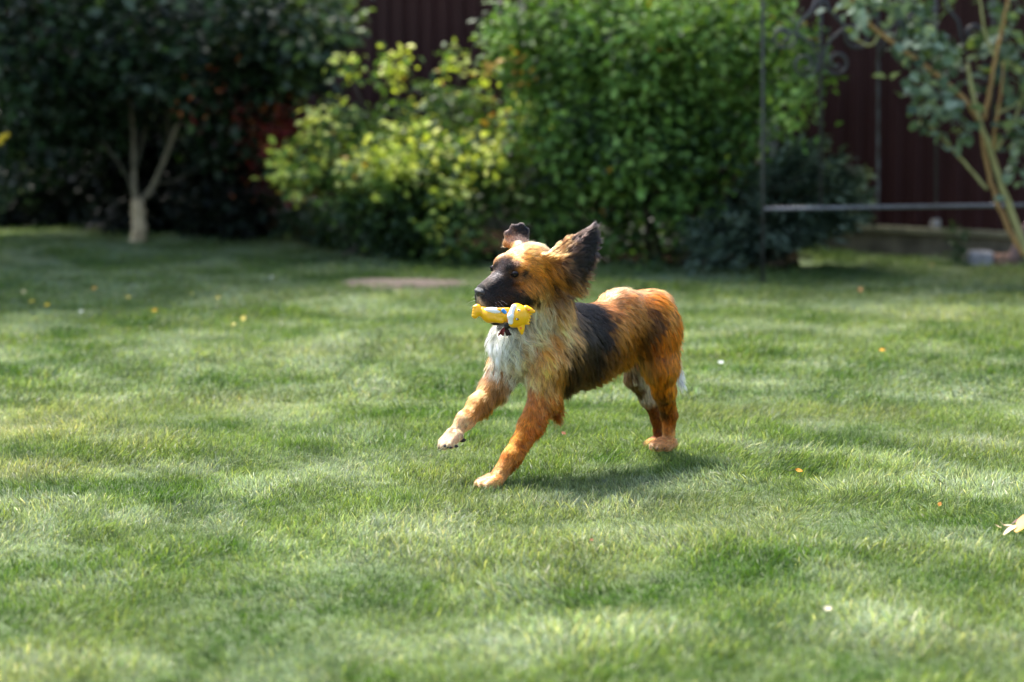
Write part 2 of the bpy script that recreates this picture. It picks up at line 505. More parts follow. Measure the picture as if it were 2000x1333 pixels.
LEAF_SHAPES = {   # outline of half a leaf: base, broadest place, second place, tip; as (along, half-width)
    'oval': (.50, .30, .82, .20), 'round': (.55, .42, .88, .27), 'long': (.40, .17, .75, .12), 'spray': (.35, .13, .7, .10)}
def leaf_template(shape, fold=.10, droop=.12):
    a1, w1, a2, w2 = LEAF_SHAPES[shape]
    V = np.array([(0, 0, 0), (a1, -w1, fold), (a1, 0, 0), (a1, w1, fold), (a2, -w2, fold * .7 - droop * .4), (a2, 0, -droop * .4), (a2, w2, fold * .7 - droop * .4), (1, 0, -droop)], float)
    F = np.array([(0, 2, 1), (0, 3, 2), (1, 2, 5), (1, 5, 4), (2, 3, 6), (2, 6, 5), (4, 5, 7), (5, 6, 7)])
    return V, F

def leaf_frames(D, Nn):
    D = D / np.linalg.norm(D, axis=1, keepdims=True)
    S = np.cross(Nn, D); S /= np.maximum(np.linalg.norm(S, axis=1, keepdims=True), 1e-6)
    U = np.cross(D, S)
    return D, S, U

def clump_points(rg, c, r, n, per=22, sub=.07, shell=3.0):
    """n leaf places in sub-clumps inside an ellipsoid (centre c, radii r)"""
    m = max(1, n // per)
    d = rg.normal(size=(m, 3)); d /= np.linalg.norm(d, axis=1, keepdims=True)
    sc = c + d * (rg.random((m, 1)) ** (1 / shell)) * r
    i = rg.integers(0, m, n)
    P = sc[i] + rg.normal(size=(n, 3)) * sub
    O = (P - c) / r; O /= np.maximum(np.linalg.norm(O, axis=1, keepdims=True), 1e-6)
    return P, O, i

def foliage(parent, P, O, size, shape, palette, pidx, rg, n_ind=0, droop=.12, up=.5, jit=.7):
    N = len(P)
    P[:, 2] = np.maximum(P[:, 2], .03)
    D = O * .6 + rg.normal(size=(N, 3)) * jit; D[:, 2] *= .6; D[:, 2] -= .15
    Nn = rg.normal(size=(N, 3)) * .5 + O * .35; Nn[:, 2] += up
    D, S, U = leaf_frames(D, Nn)
    sz = size * (.6 + .7 * rg.random(N))
    V, F = leaf_template(shape, .10, droop)
    pal = np.array(palette)
    col = pal[pidx] * (.82 + .36 * rg.random(N))[:, None]
    dist = np.linalg.norm(P - np.array([0, 0, CAM_H]), axis=1)
    inview = (np.abs(P[:, 0]) < P[:, 1] * .215) & (P[:, 2] < CAM_H + P[:, 1] * .03)
    order = np.argsort(dist + (~inview) * 50 - sz * 4)
    ind = order[:n_ind]; rest = np.ones(N, bool); rest[ind] = False
    me_var = {}
    for k in ind:
        key = int(pidx[k])
        if key not in me_var:
            o = mesh_obj('leaf', V, F, M_LEAF, None, True, (0, 0, 0), np.tile(pal[key], (len(V), 1)))
            me_var[key] = o.data; bpy.data.objects.remove(o)
        o = bpy.data.objects.new('leaf', me_var[key]); COL.objects.link(o)
        M = Matrix(((D[k, 0] * sz[k], S[k, 0] * sz[k], U[k, 0] * sz[k], P[k, 0]), (D[k, 1] * sz[k], S[k, 1] * sz[k], U[k, 1] * sz[k], P[k, 1]), (D[k, 2] * sz[k], S[k, 2] * sz[k], U[k, 2] * sz[k], P[k, 2]), (0, 0, 0, 1)))
        o.parent = parent; o.matrix_basis = Matrix.Translation(-wloc(parent)) @ M
    q = np.nonzero(rest)[0]
    if len(q):
        W = P[q, None, :] + (V[None, :, 0, None] * D[q, None, :] + V[None, :, 1, None] * S[q, None, :] + V[None, :, 2, None] * U[q, None, :]) * sz[q, None, None]
        FF = (np.arange(len(q))[:, None, None] * len(V) + F[None]).reshape(-1, 3)
        o = mesh_obj('foliage', W.reshape(-1, 3), FF, M_LEAF, parent, True, None, np.repeat(col[q], len(V), 0))
        o['kind'] = 'stuff'

def px_clumps(rg, specs, per=22, sub=.07, shell=3.0):
    """specs: (px, py, distance, radius px x, radius px y, depth m, count, palette weights)"""
    Ps, Os, Is = [], [], []
    for px, py, Y, rx, ry, dy, n, pw in specs:
        c = at(px, py, Y); k = Y / FPX
        P, O, i = clump_points(rg, c, np.array([rx * k, dy, ry * k]), n, per, sub, shell)
        pw = np.array(pw, float); pw /= pw.sum()
        base = rg.choice(len(pw), i.max() + 1, p=pw)[i]        # leaves of one sub-clump are alike
        alt = rg.choice(len(pw), n, p=pw)
        Is.append(np.where(rg.random(n) < .6, base, alt)); Ps.append(P); Os.append(O)
    return np.concatenate(Ps), np.concatenate(Os), np.concatenate(Is)

def limb(name, pts, r0, r1, mat, parent, n=9, seg=14):
    s_ = spline(pts, seg)
    rr_ = np.random.default_rng(abs(hash(tuple(np.round(pts[0], 3)))) % 1000)
    s_ = [q + rr_.normal(size=3) * r1 * .25 * (0 < i < seg - 1) for i, q in enumerate(s_)]
    b = MB(); b.tube(s_, list(np.linspace(r0, r1, seg)), n)
    return b.build(name, mat, parent)

def bark(name, c1, c2, sc_=22):
    t = NT(name); g = t.n('ShaderNodeNewGeometry')
    mp = t.n('ShaderNodeMapping'); mp.inputs['Scale'].default_value = (1, 1, .22); t.l(g.outputs['Position'], mp.inputs[0])
    nz = t.noise(sc_, 6, .7, mp.outputs[0], .4); r = t.ramp(nz.outputs[0], [(.32, c2), (.66, c1)])
    p = t.n('ShaderNodeBsdfPrincipled'); p.inputs['Roughness'].default_value = .85; t.l(r.outputs[0], p.inputs['Base Color'])
    b = t.n('ShaderNodeBump'); b.inputs['Strength'].default_value = .5; b.inputs['Distance'].default_value = .012
    t.l(nz.outputs[0], b.inputs['Height']); t.l(b.outputs[0], p.inputs['Normal']); t.l(p.outputs[0], t.out.inputs[0]); return t.m
M_BARK = bark('bark_pale', (.60, .45, .25), (.30, .21, .12)); M_BARKL = bark('bark_branch', (.24, .19, .11), (.11, .085, .05)); M_BARKM = bark('bark_shaded', (.10, .085, .045), (.045, .036, .02)); M_BARKD = bark('bark_dark', (.10, .075, .05), (.035, .027, .02))  # left tree: sunlight on trunk, shade on branches put into bark colours
M_STEMY = bark('stem_olive', (.42, .38, .14), (.26, .22, .08), 40); M_STEMO = bark('stem_orange', (.44, .24, .07), (.24, .13, .05), 40)

# left-hand tree with the pale trunk
rg = np.random.default_rng(101)
base = ground(271, 474)
tree = empty('tree', base)
tag(tree, 'spreading tree with a short pale trunk and dark crown, left of the yellow shrub', 'tree')
TYD = base[1]
limb('trunk', [base + np.array([0, 0, -.03]), at(271, 430, TYD), at(268, 396, TYD)], .058, .046, M_BARK, tree, 12)
for pts_, r0, r1 in (([at(266, 400, TYD), at(262, 360, TYD), at(262, 310, TYD + .05), at(258, 230, TYD + .1), at(240, 120, TYD), at(225, -60, TYD)], .027, .010),
                     ([at(270, 398, TYD), at(298, 366, TYD), at(318, 320, TYD - .05), at(350, 240, TYD - .1), at(400, 130, TYD - .1), at(440, -40, TYD)], .026, .010),
                     ([at(262, 380, TYD), at(240, 330, TYD), at(205, 285, TYD), at(165, 235, TYD + .3), at(120, 130, TYD + .4), at(60, 20, TYD + .4)], .010, .006),
                     ([at(300, 362, TYD), at(350, 348, TYD + .1), at(400, 310, TYD + .3), at(440, 220, TYD + .4)], .009, .005),
                     ([at(264, 330, TYD), at(285, 250, TYD + .2), at(310, 120, TYD + .3), at(330, -60, TYD + .3)], .020, .010),
                     ([at(318, 322, TYD), at(330, 270, TYD), at(322, 180, TYD - .2), at(300, 40, TYD - .2)], .016, .009)):
    limb('branch', pts_, r0, r1, M_BARKL if r0 > .025 else M_BARKM, tree, 7, 18)
PAL_T = [(.015, .030, .012), (.032, .062, .024), (.009, .018, .009), (.085, .115, .078), (.12, .18, .06)]  # darkest leaves carry the crown's shade, silvery ones a painted sky reflection
W_ = (4, 4, 4, 2, .4)
P, O, I = px_clumps(rg, [
    (90, 90, TYD, 190, 130, .9, 2600, W_), (330, 70, TYD - .2, 220, 120, 1.0, 3200, W_), (545, 60, TYD - .4, 110, 90, .6, 1700, (2, 4, 1, 5, 3)),
    (470, 170, TYD, 110, 90, .6, 1100, W_), (120, 230, TYD + .3, 150, 90, .6, 1300, W_), (250, 170, TYD + .5, 160, 80, .5, 1000, W_), (560, 150, TYD - .3, 60, 50, .3, 360, (3, 4, 2, 3, 1)),
    (420, 260, TYD + .4, 90, 60, .4, 500, W_), (640, 35, TYD - .4, 26, 34, .3, 230, (1, 3, 1, 5, 3)), (590, 110, TYD - .4, 45, 30, .3, 180, (1, 3, 1, 5, 3)), (660, 95, TYD - .4, 14, 8, .1, 10, (0, 1, 0, 5, 1)), (700, 97, TYD - .4, 10, 6, .1, 5, (0, 1, 0, 5, 1)), (30, 300, TYD + .4, 60, 80, .5, 500, W_)], 18, .085)
foliage(tree, P, O, .095, 'oval', PAL_T, I, rg, 300, .15)
c_ = np.array([-4.9, 16.8, 4.3]); P, O, I = clump_points(rg, c_, np.array([2.9, 3.2, 1.5]), 13000, 40, .20)  # unseen high crown part, added to cast shade over the rear lawn
foliage(tree, P, O, .17, 'oval', PAL_T, rg.integers(0, 4, len(P)), rg, 0, .15)

# hedge bushes behind the tree, their deep shade put into near-black leaf colours
def bush(name, label, specs, size, shape, pal, seed, n_ind=0, stems=(), group=None, per=22, sub=.08, basept=None, cat='bush', droop=.12, mat_s=None, up=.5, shell=3.0, jit=.7):
    rg = np.random.default_rng(seed)
    o = empty(name, basept); tag(o, label, cat, group)
    P, O, I = px_clumps(rg, specs, per, sub, shell)
    P[:, 1] = np.minimum(P[:, 1], fence_y(P[:, 0]) - .06)
    foliage(o, P, O, size, shape, pal, I, rg, n_ind, droop, up, jit)
    for pts_, r0, r1 in stems: limb('stem', pts_, r0, r1, mat_s or M_BARKD, o, 6, 12)
    return o
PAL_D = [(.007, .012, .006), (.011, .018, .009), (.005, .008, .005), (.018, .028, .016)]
bush('shaded_bush', 'evergreen bush coloured near black for deep shade, at the left edge behind the pale trunk', [(60, 330, 19.3, 150, 110, .55, 4200, (3, 3, 3, 1)), (70, 200, 19.4, 150, 120, .5, 2600, (3, 3, 3, 1)), (120, 400, 18.9, 120, 45, .4, 1500, (3, 2, 3, .5))], .085, 'oval', PAL_D, 201, 100, [([ground(60, 430), at(60, 330, 19.3), at(50, 200, 19.4)], .03, .01)], basept=ground(60, 436))
bush('shaded_bush', 'evergreen bush coloured near black for deep shade, directly behind the fork of the pale trunk', [(270, 330, 18.7, 130, 110, .55, 4200, (3, 3, 3, 1)), (260, 210, 18.8, 140, 100, .5, 2400, (3, 3, 3, 1)), (300, 410, 18.2, 110, 40, .4, 1500, (3, 2, 3, .5))], .085, 'oval', PAL_D, 202, 100, [([ground(290, 440), at(290, 330, 18.5), at(280, 200, 18.7)], .03, .01)], basept=ground(280, 442))
bush('shaded_bush', 'bush coloured near black for deep shade, between the pale trunk and the red-leaved shrub', [(440, 350, 18.2, 100, 90, .45, 3200, (3, 3, 3, 1)), (430, 240, 18.4, 110, 80, .5, 1800, (3, 3, 3, 1)), (450, 420, 17.6, 85, 40, .4, 1300, (3, 2, 3, .5))], .080, 'oval', PAL_D, 203, 100, [([ground(450, 450), at(450, 350, 18.0), at(440, 230, 18.3)], .03, .01)], basept=ground(450, 452))
# red shrub
PAL_R = [(.26, .030, .026), (.13, .018, .015), (.34, .085, .018), (.05, .018, .014)]
bush('red_shrub', 'red and orange leaved shrub showing between dark bush and yellow shrub', [(580, 268, 16.7, 44, 28, .2, 620, (4, 3, 1, 1)), (520, 235, 16.8, 50, 20, .2, 300, (1, 3, 3, 2)), (394, 202, 16.2, 15, 13, .08, 34, (2, 2, 4, 1)), (412, 152, 16.2, 8, 9, .06, 12, (2, 1, 4, 1)), (545, 330, 17.3, 60, 55, .3, 500, (1, 3, 0, 4)), (470, 390, 17.3, 12, 8, .1, 12, (0, 0, 1, 0))], .060, 'long', PAL_R, 204, 60,
     [([ground(540, 448), at(545, 340, 17.7), at(575, 270, 17.6)], .014, .006), ([ground(535, 448), at(500, 320, 17.5), at(400, 180, 17.0)], .012, .004), ([ground(545, 448), at(520, 300, 17.7), at(515, 235, 17.7)], .010, .004)], basept=ground(540, 450), cat='shrub')

# yellow-green shrub in the middle
YS = 15.9
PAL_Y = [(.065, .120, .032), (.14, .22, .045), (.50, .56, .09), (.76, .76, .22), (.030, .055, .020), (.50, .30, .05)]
G_, Y_, B_ = (5, 4, .6, .2, 3, .05), (1.5, 3, 4, 2.6, .5, .3), (2, 1, .1, 0, 6, 0)  # Y_: yellow leaves, brightened in colour as sunlit tops
stem_t = [(770, 110, YS), (905, 125, YS), (690, 160, YS), (870, 210, YS), (1010, 215, YS - .1), (620, 260, YS - .1), (560, 330, YS - .2), (720, 330, YS - .4), (830, 290, YS - .4), (960, 300, YS - .4), (1040, 280, YS - .2), (890, 400, YS - .5), (800, 380, YS - .5), (660, 380, YS - .3)]
yb = ground(800, 506)
sts = [([yb + np.array([rg.normal() * .15, .15 + rg.normal() * .08, 0]), at(800 + (x - 800) * .45, 420 - (420 - y) * .35, YS), at(x, y, Y)], .013, .005) for x, y, Y in stem_t]
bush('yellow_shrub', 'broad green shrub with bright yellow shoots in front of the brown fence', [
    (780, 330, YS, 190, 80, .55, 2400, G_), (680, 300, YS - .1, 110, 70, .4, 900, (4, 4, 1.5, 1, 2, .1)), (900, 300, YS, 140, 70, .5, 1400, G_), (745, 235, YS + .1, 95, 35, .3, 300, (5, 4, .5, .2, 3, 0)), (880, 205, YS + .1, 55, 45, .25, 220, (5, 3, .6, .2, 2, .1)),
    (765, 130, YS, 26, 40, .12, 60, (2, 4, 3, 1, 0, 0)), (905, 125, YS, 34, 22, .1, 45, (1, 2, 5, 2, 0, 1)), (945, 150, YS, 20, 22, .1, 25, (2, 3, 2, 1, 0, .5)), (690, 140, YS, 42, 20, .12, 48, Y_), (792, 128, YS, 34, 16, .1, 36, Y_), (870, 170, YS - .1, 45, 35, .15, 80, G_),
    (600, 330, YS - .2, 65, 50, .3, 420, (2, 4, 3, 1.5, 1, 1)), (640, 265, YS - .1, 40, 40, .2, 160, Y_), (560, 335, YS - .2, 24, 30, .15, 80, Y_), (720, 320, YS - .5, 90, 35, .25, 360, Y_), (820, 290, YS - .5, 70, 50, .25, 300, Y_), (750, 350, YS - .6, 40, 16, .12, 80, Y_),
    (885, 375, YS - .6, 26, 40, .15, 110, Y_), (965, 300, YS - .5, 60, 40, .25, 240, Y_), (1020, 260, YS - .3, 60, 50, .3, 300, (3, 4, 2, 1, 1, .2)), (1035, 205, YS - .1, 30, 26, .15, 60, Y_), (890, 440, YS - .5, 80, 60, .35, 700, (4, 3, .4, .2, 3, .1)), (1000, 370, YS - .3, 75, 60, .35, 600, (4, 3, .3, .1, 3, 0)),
    (740, 400, YS - .2, 110, 32, .4, 800, (3, 2, .2, 0, 5, 0)), (800, 450, YS - .1, 105, 40, .35, 1300, (1, .3, 0, 0, 8, 0)), (880, 490, YS - .45, 18, 22, .08, 30, (2, 5, 1, 0, 0, 0)), (655, 440, YS + .9, 60, 22, .3, 600, (1, 0, 0, 0, 9, 0)), (730, 462, YS + .5, 70, 22, .3, 900, (1, 0, 0, 0, 9, 0)), (600, 425, YS + 1.4, 50, 16, .2, 300, (1, 0, 0, 0, 9, 0))],  # near-black leaf clumps here paint the shade under the shrub
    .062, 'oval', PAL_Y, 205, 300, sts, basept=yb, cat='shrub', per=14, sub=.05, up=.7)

# tall leafy tree right of the middle
GB = ground(1272, 512); GYD = 15.2
PAL_G = [(.095, .180, .038), (.145, .260, .052), (.030, .062, .018), (.25, .38, .085), (.018, .036, .013), (.55, .30, .05)]
g2 = empty('leafy_tree', GB)
tag(g2, 'tall dense green leafy tree behind the dog\'s raised ear, left of the iron post', 'tree')
rg = np.random.default_rng(301)
for pts_, r0, r1 in (([GB + np.array([0, 0, -.03]), at(1262, 420, GYD), at(1250, 300, GYD + .1), at(1220, 120, GYD), at(1190, -80, GYD)], .022, .012), ([GB + np.array([.05, .05, -.03]), at(1282, 400, GYD), at(1310, 250, GYD), at(1340, 80, GYD), at(1370, -90, GYD)], .020, .012),
                     ([at(1252, 300, GYD), at(1180, 200, GYD), at(1090, 100, GYD)], .012, .006), ([at(1310, 250, GYD), at(1400, 150, GYD), at(1500, 60, GYD)], .012, .006), ([at(1262, 400, GYD), at(1330, 330, GYD), at(1440, 240, GYD)], .011, .005), ([at(1258, 380, GYD), at(1170, 320, GYD), at(1080, 250, GYD)], .010, .005)):
    limb('branch' if r0 < .015 else 'trunk', pts_, r0, r1, M_BARKD, g2, 7, 16)
A_, L_, S_ = (4, 4, 3, 1.2, 2, .01), (3, 5, 1.5, 3, .6, .03), (4, 2, 4, .4, 4, 0)  # lighter weights high, darker low: light and shade put into leaf colour
P, O, I = px_clumps(rg, [
    (1100, 90, GYD, 120, 120, .5, 2300, L_), (1260, 80, GYD - .2, 170, 120, .6, 4200, L_), (1420, 90, GYD - .1, 120, 110, .5, 2200, L_), (1520, 60, GYD, 60, 70, .3, 620, L_), (1100, 250, GYD, 100, 100, .45, 1700, A_), (1230, 250, GYD - .2, 150, 110, .5, 3400, A_),
    (1390, 260, GYD, 120, 110, .5, 2100, A_), (1510, 170, GYD, 60, 60, .25, 480, L_), (1545, 215, GYD - .7, 42, 20, .12, 90, L_), (1555, 90, GYD - .8, 34, 60, .15, 240, L_), (1560, 150, GYD - .8, 28, 40, .12, 140, L_), (1530, 240, GYD, 40, 14, .1, 40, L_), (1150, 370, GYD + .1, 110, 70, .4, 1400, A_), (1290, 380, GYD, 110, 70, .4, 1300, S_), (1080, 420, GYD + .1, 50, 50, .25, 300, S_),
    (1220, 450, GYD, 110, 35, .3, 240, S_), (1345, 380, GYD - .2, 60, 40, .2, 360, A_), (1000, 100, GYD, 35, 90, .3, 360, L_), (1030, 60, GYD, 60, 60, .3, 420, L_), (1270, 490, GYD - .1, 60, 22, .2, 60, S_), (1090, 475, GYD + .5, 90, 26, .3, 800, (1, 0, 1, 0, 9, 0)), (1230, 478, GYD + .7, 90, 30, .3, 900, (1, 0, 1, 0, 9, 0)), (1380, 480, GYD + .7, 80, 30, .3, 800, (1, 0, 1, 0, 9, 0))], 34, .080, 2.4)  # last low clumps: near-black leaves painted as shade at the foot
foliage(g2, P, O, .060, 'oval', PAL_G, I, rg, 300, .12, .7)
c_ = np.array([1.0, 16.2, 3.9]); P, O, I = clump_points(rg, c_, np.array([2.7, 2.1, .9]), 3300, 40, .16)  # unseen overhead crown, added to shade the ground below
foliage(g2, P, O, .15, 'oval', PAL_G, rg.integers(0, 3, len(P)), rg, 0, .12)
# small orange berries or faded leaves are leaves of the same tree: PAL_G[5]

# juniper with feathery sprays
JB = ground(1500, 527); JY = 14.9
jn = empty('juniper', JB)
tag(jn, 'low blue-green juniper with feathery sprays at the foot of the iron post', 'juniper')
rg = np.random.default_rng(401)
PAL_J = [(.060, .090, .060), (.100, .142, .100), (.022, .036, .022), (.22, .28, .21)]
NS = 150; JP, JO, JI = [], [], []
for k in range(NS):
    tpx = rg.uniform(1335, 1680) if k % 3 else rg.uniform(1540, 1700); top_ = np.interp(tpx, [1335, 1440, 1560, 1620, 1670], [450, 380, 250, 285, 330]); bot_ = np.interp(tpx, [1335, 1500, 1600, 1670], [520, 515, 470, 440])
    tpy = rg.uniform(top_, bot_); e_ = at(tpx, tpy, JY + rg.uniform(-.45, .45))
    s0 = JB + np.array([rg.normal() * .12, .15 + rg.normal() * .1, max(0.02, e_[2] * .25)])
    m_ = (s0 + e_) / 2 + np.array([0, 0, .06 + .08 * rg.random()]); e_[2] = max(e_[2], .06)
    sp_ = np.array(spline([s0, m_, e_], 12)); 
    if k < 40: limb('stem', [s0, m_, e_], .008, .003, M_BARKD, jn, 5, 8)
    L0 = np.linalg.norm(e_ - s0); nl = 62
    tt = rg.uniform(.25, 1.04, nl); q = np.stack([np.interp(tt, np.linspace(0, 1, 12), sp_[:, a]) for a in range(3)], 1)
    dirv = (e_ - m_) / np.linalg.norm(e_ - m_); w_ = .055 * (1.15 - tt)[:, None] + .012
    q = q + rg.normal(size=(nl, 3)) * w_
    JP.append(q); JO.append(np.tile(dirv * 1.6, (nl, 1)) + rg.normal(size=(nl, 3)) * .25); b0 = rg.choice(4, p=[.4, .25, .25, .1]); JI.append(np.where(rg.random(nl) < .6, b0, rg.choice(4, nl, p=[.35, .3, .2, .15])))
foliage(jn, np.concatenate(JP), np.concatenate(JO), .075, 'spray', PAL_J, np.concatenate(JI), rg, 200, .05, .4, .28)

# smoke bush at the right edge
SY = 13.9; SB = ground(2012, 520)
sb = empty('smoke_bush', SB)
tag(sb, 'open shrub with yellow-brown stems and round blue-green leaves at the right edge', 'shrub')
def sa_(*p): return [at(x, y, SY + (0 if len(q_) < 3 else q_[2])) for q_ in p for x, y in (q_[:2],)]
for pts_, r0, r1, m_ in (
    (sa_((2014, 520), (1985, 440), (1955, 360), (1930, 280), (1910, 230), (1895, 160), (1890, 125)), .024, .011, M_STEMY),
    (sa_((2000, 500), (1972, 450), (1942, 380), (1925, 310), (1918, 260)), .016, .012, M_STEMO),
    (sa_((1912, 238), (1880, 190), (1820, 140), (1760, 95), (1700, 50), (1672, 20), (1660, -20)), .017, .009, M_STEMO),
    (sa_((1700, 50), (1690, 20), (1660, 5)), .008, .005, M_STEMY), (sa_((1722, 62), (1700, 88), (1672, 78)), .008, .006, M_STEMY),
    (sa_((1928, 370), (1890, 325), (1850, 280), (1815, 245)), .010, .006, M_STEMY),
    (sa_((1922, 235), (1932, 180), (1945, 110), (1960, 40), (1975, -30)), .014, .008, M_STEMO), (sa_((1942, 110), (1925, 70), (1915, 10), (1910, -30)), .009, .006, M_STEMY),
    (sa_((1940, 290), (1945, 240), (1955, 180), (1960, 120)), .011, .006, M_STEMO), (sa_((1945, 222), (1975, 210), (2010, 185)), .009, .006, M_STEMY),
    (sa_((1945, 295), (1970, 255), (1995, 200), (2010, 130)), .010, .006, M_STEMY), (sa_((2010, 500), (1985, 430), (1960, 370), (1940, 300)), .012, .008, M_STEMO)):
    limb('stem', pts_, r0, r1, m_, sb, 8, 20)
rg = np.random.default_rng(402)
PAL_S = [(.110, .160, .092), (.175, .235, .150), (.048, .078, .045), (.28, .34, .24), (.20, .25, .06)]
P, O, I = px_clumps(rg, [(1790, 95, SY, 55, 40, .22, 75, (3, 4, 2, 2, 1)), (1850, 60, SY + .1, 60, 60, .3, 75, (3, 3, 3, 1, .5)), (1820, 200, SY, 60, 38, .22, 85, (3, 4, 2, 3, .3)), (1745, 178, SY, 12, 8, .05, 3, (0, 1, 0, 3, 0)), (1870, 245, SY, 36, 22, .15, 36, (3, 4, 2, 2, .3)), (1960, 60, SY + .1, 60, 60, .3, 65, (3, 3, 3, 1, .5)),
    (1970, 160, SY + .1, 45, 40, .2, 50, (3, 3, 3, 1, .5)), (1990, 330, SY, 22, 28, .15, 22, (3, 4, 2, 2, .3)), (1680, 12, SY, 45, 22, .18, 50, (2, 4, 1, 4, 1)), (1760, 20, SY, 50, 30, .2, 55, (2, 4, 1, 4, 1)), (1985, 240, SY, 22, 20, .12, 14, (3, 4, 2, 2, .3)), (1820, 248, SY, 8, 6, .05, 3, (1, 1, 0, 0, 0)),
    (1910, 110, SY + .5, 100, 90, .2, 60, (1, 1, 5, 0, .2)), (2040, 250, SY, 50, 160, .3, 120, (3, 3, 3, 1, .5))], 7, .045, 2.2)
foliage(sb, P, O, .078, 'round', PAL_S, I, rg, 300, .08, .5)
c_ = at(1960, -190, 14.6); P, O, I = clump_points(rg, c_, np.array([1.3, 1.2, .6]), 700, 12, .09)
foliage(sb, P, O, .085, 'round', PAL_S, rg.integers(0, 3, len(P)), rg, 0, .08)
# old cut stub beside it
o = limb('cut_stump', [at(1975, 512, 14.35), at(1985, 480, 14.35), at(2003, 448, 14.35), at(2020, 420, 14.35)], .032, .020, bark('bark_pink', (.24, .14, .12), (.12, .07, .06)), None, 8, 8)
tag(o, 'pinkish brown old cut stem leaning beside the smoke bush', 'stump')

# ------------------------------------------------------------------ fence and plinth
M_FENCE = simple_mat('fence_sheet_brown', (.042, .0125, .0115), .6, 1.2, .18, .05, spec=.18, bscale=60)
M_CONC = simple_mat('concrete_mossy', (.16, .125, .085), .9, 6, .5, .6)
M_COPE = simple_mat('coping_mossy', (.20, .17, .095), .9, 9, .5, .6)
M_POST = simple_mat('post_grey', (.33, .31, .27), .85, 12, .4, .5)
fence = empty('fence', (FA_[0], FA_[1], 0))
tag(fence, 'dark brown corrugated metal fence on a concrete plinth behind the plants', 'fence')
PW = 1.05; prof = []
pitch = PW / 7
for k in range(7):
    x = k * pitch
    prof += [(x, 0), (x + pitch * .42, 0), (x + pitch * .52, .018), (x + pitch * .86, .018), (x + pitch * .96, 0)]
prof.append((PW, 0)); prof.append((PW + .02, .0))
Z0, Z1 = .19, 2.05
pv = []; pf = []
for z in (Z0, Z1):
    for x, d in prof: pv.append((x, -d, z))
for z in (Z1, Z0):
    pass
n_ = len(prof)
for i in range(n_ - 1): pf.append((i, i + 1, n_ + i + 1, n_ + i))
off = len(pv)
pv += [(x, y + .0012, z) for x, y, z in pv[:off]]
pf += [(off + a, off + d, off + c, off + b) for a, b, c, d in pf[:n_ - 1]]
pmesh = bpy.data.meshes.new('panel'); pmesh.from_pydata(pv, [], pf); pmesh.materials.append(M_FENCE)
fang = math.atan2(FD_[1], FD_[0])
rot = math.atan2(-FD_[1], -FD_[0])           # run from left to right
start = FA_ + FD_ * 15.0
k = 0
while k < 21:
    s2 = start - FD_ * (PW * k)
    o = bpy.data.objects.new('panel', pmesh); COL.objects.link(o); o.parent = fence
    o.location = Vector((s2[0], s2[1], 0)) - Vector((FA_[0], FA_[1], 0)) + Vector((FN_[0], FN_[1], 0)) * (.002 * (k % 2))
    o.rotation_euler = (0, 0, rot); k += 1
b = MB()
for z in (.55, 1.75):
    c = FA_ + FD_ * 4.0 - FN_ * .035
    b = MB(); b.box((c[0], c[1], z), (22.0, .04, .03), rot); b.build('rail', simple_mat('rail_brown', (.03, .012, .011), .5), fence, False)
for s3 in np.arange(-6.2, 15.0, 2.5):
    c = FA_ + FD_ * s3 - FN_ * .085
    b = MB(); b.box((c[0], c[1], 1.03), (.06, .06, 2.06), rot, .004); b.build('fence_post', simple_mat('steel_post', (.04, .03, .03), .5) if s3 < -6 else bpy.data.materials['steel_post'], fence, False)
plinth = empty('plinth', (FA_[0], FA_[1], 0)); tag(plinth, 'low mossy concrete plinth with a coping ledge under the brown fence', 'low wall')
for k in range(10):
    c = start - FD_ * (2.25 * k + 1.12) + FN_ * .05
    b = MB(); b.box((c[0], c[1], .055), (2.235, .10, .19), rot, .006); b.build('concrete_slab', M_CONC, plinth, False)
    c = c + FN_ * .012
    b = MB(); b.box((c[0], c[1], .1725), (2.24, .16, .041), rot, .006); b.build('coping_slab', M_COPE, plinth, False)
pp = at(1500, 210, 16.2); 
b = MB(); b.box((pp[0], pp[1], .60), (.105, .10, 1.22), rot, .008)
o = b.build('post', M_POST, None, False, (pp[0], pp[1], 0)); tag(o, 'weathered pale grey post showing between the leafy tree and iron post', 'post')

# stones, bricks, sprout by the plinth
M_STONE = simple_mat('stone_grey', (.27, .25, .25), .9, 14, .35, .6); M_BRICK = simple_mat('brick_dull', (.24, .13, .085), .9, 18, .35, .6)
g = ground(1912, 520)
def rough_block(name, c, d, r_, mat, seed, label, cat):
    b = MB(); b.box(c, d, r_, min(d) * .16)
    rr = random.Random(seed); b.v = [(x + rr.uniform(-.004, .004), y + rr.uniform(-.004, .004), z + rr.uniform(-.004, .004)) for x, y, z in b.v]
    o = b.build(name, mat, None, False, (c[0], c[1], c[2] - d[2] / 2)); tag(o, label, cat)
rough_block('stone_block', (g[0], g[1], .045), (.165, .12, .10), .1, M_STONE, 1, 'pale grey stone block lying on the lawn edge near the right', 'stone')
g = ground(1962, 520)
rough_block('brick', (g[0], g[1], .035), (.15, .12, .085), .25, M_BRICK, 2, 'dull red brick between the grey block and the smoke bush', 'brick')
g = FA_ + FD_ * .12 + FN_ * .06
rough_block('pebble_stone', (at(1826, 462, 15.9)[0], at(1826, 462, 15.9)[1], .222), (.06, .05, .055), .5, simple_mat('stone_pale', (.38, .33, .28), .9, 20, .3, .4), 3, 'small pale stone sitting on the plinth ledge', 'stone')
bush('sprout', 'small green weed growing in front of the plinth', [(1868, 470, 15.2, 18, 26, .06, 70, (1, 1)), (1872, 500, 15.2, 22, 16, .06, 50, (1, 1))], .05, 'long', [(.04, .075, .03), (.06, .10, .04)], 206, 0, [([ground(1870, 512), at(1868, 480, 15.2), at(1866, 455, 15.2)], .004, .002)], basept=ground(1870, 514), cat='weed', per=6, sub=.02)

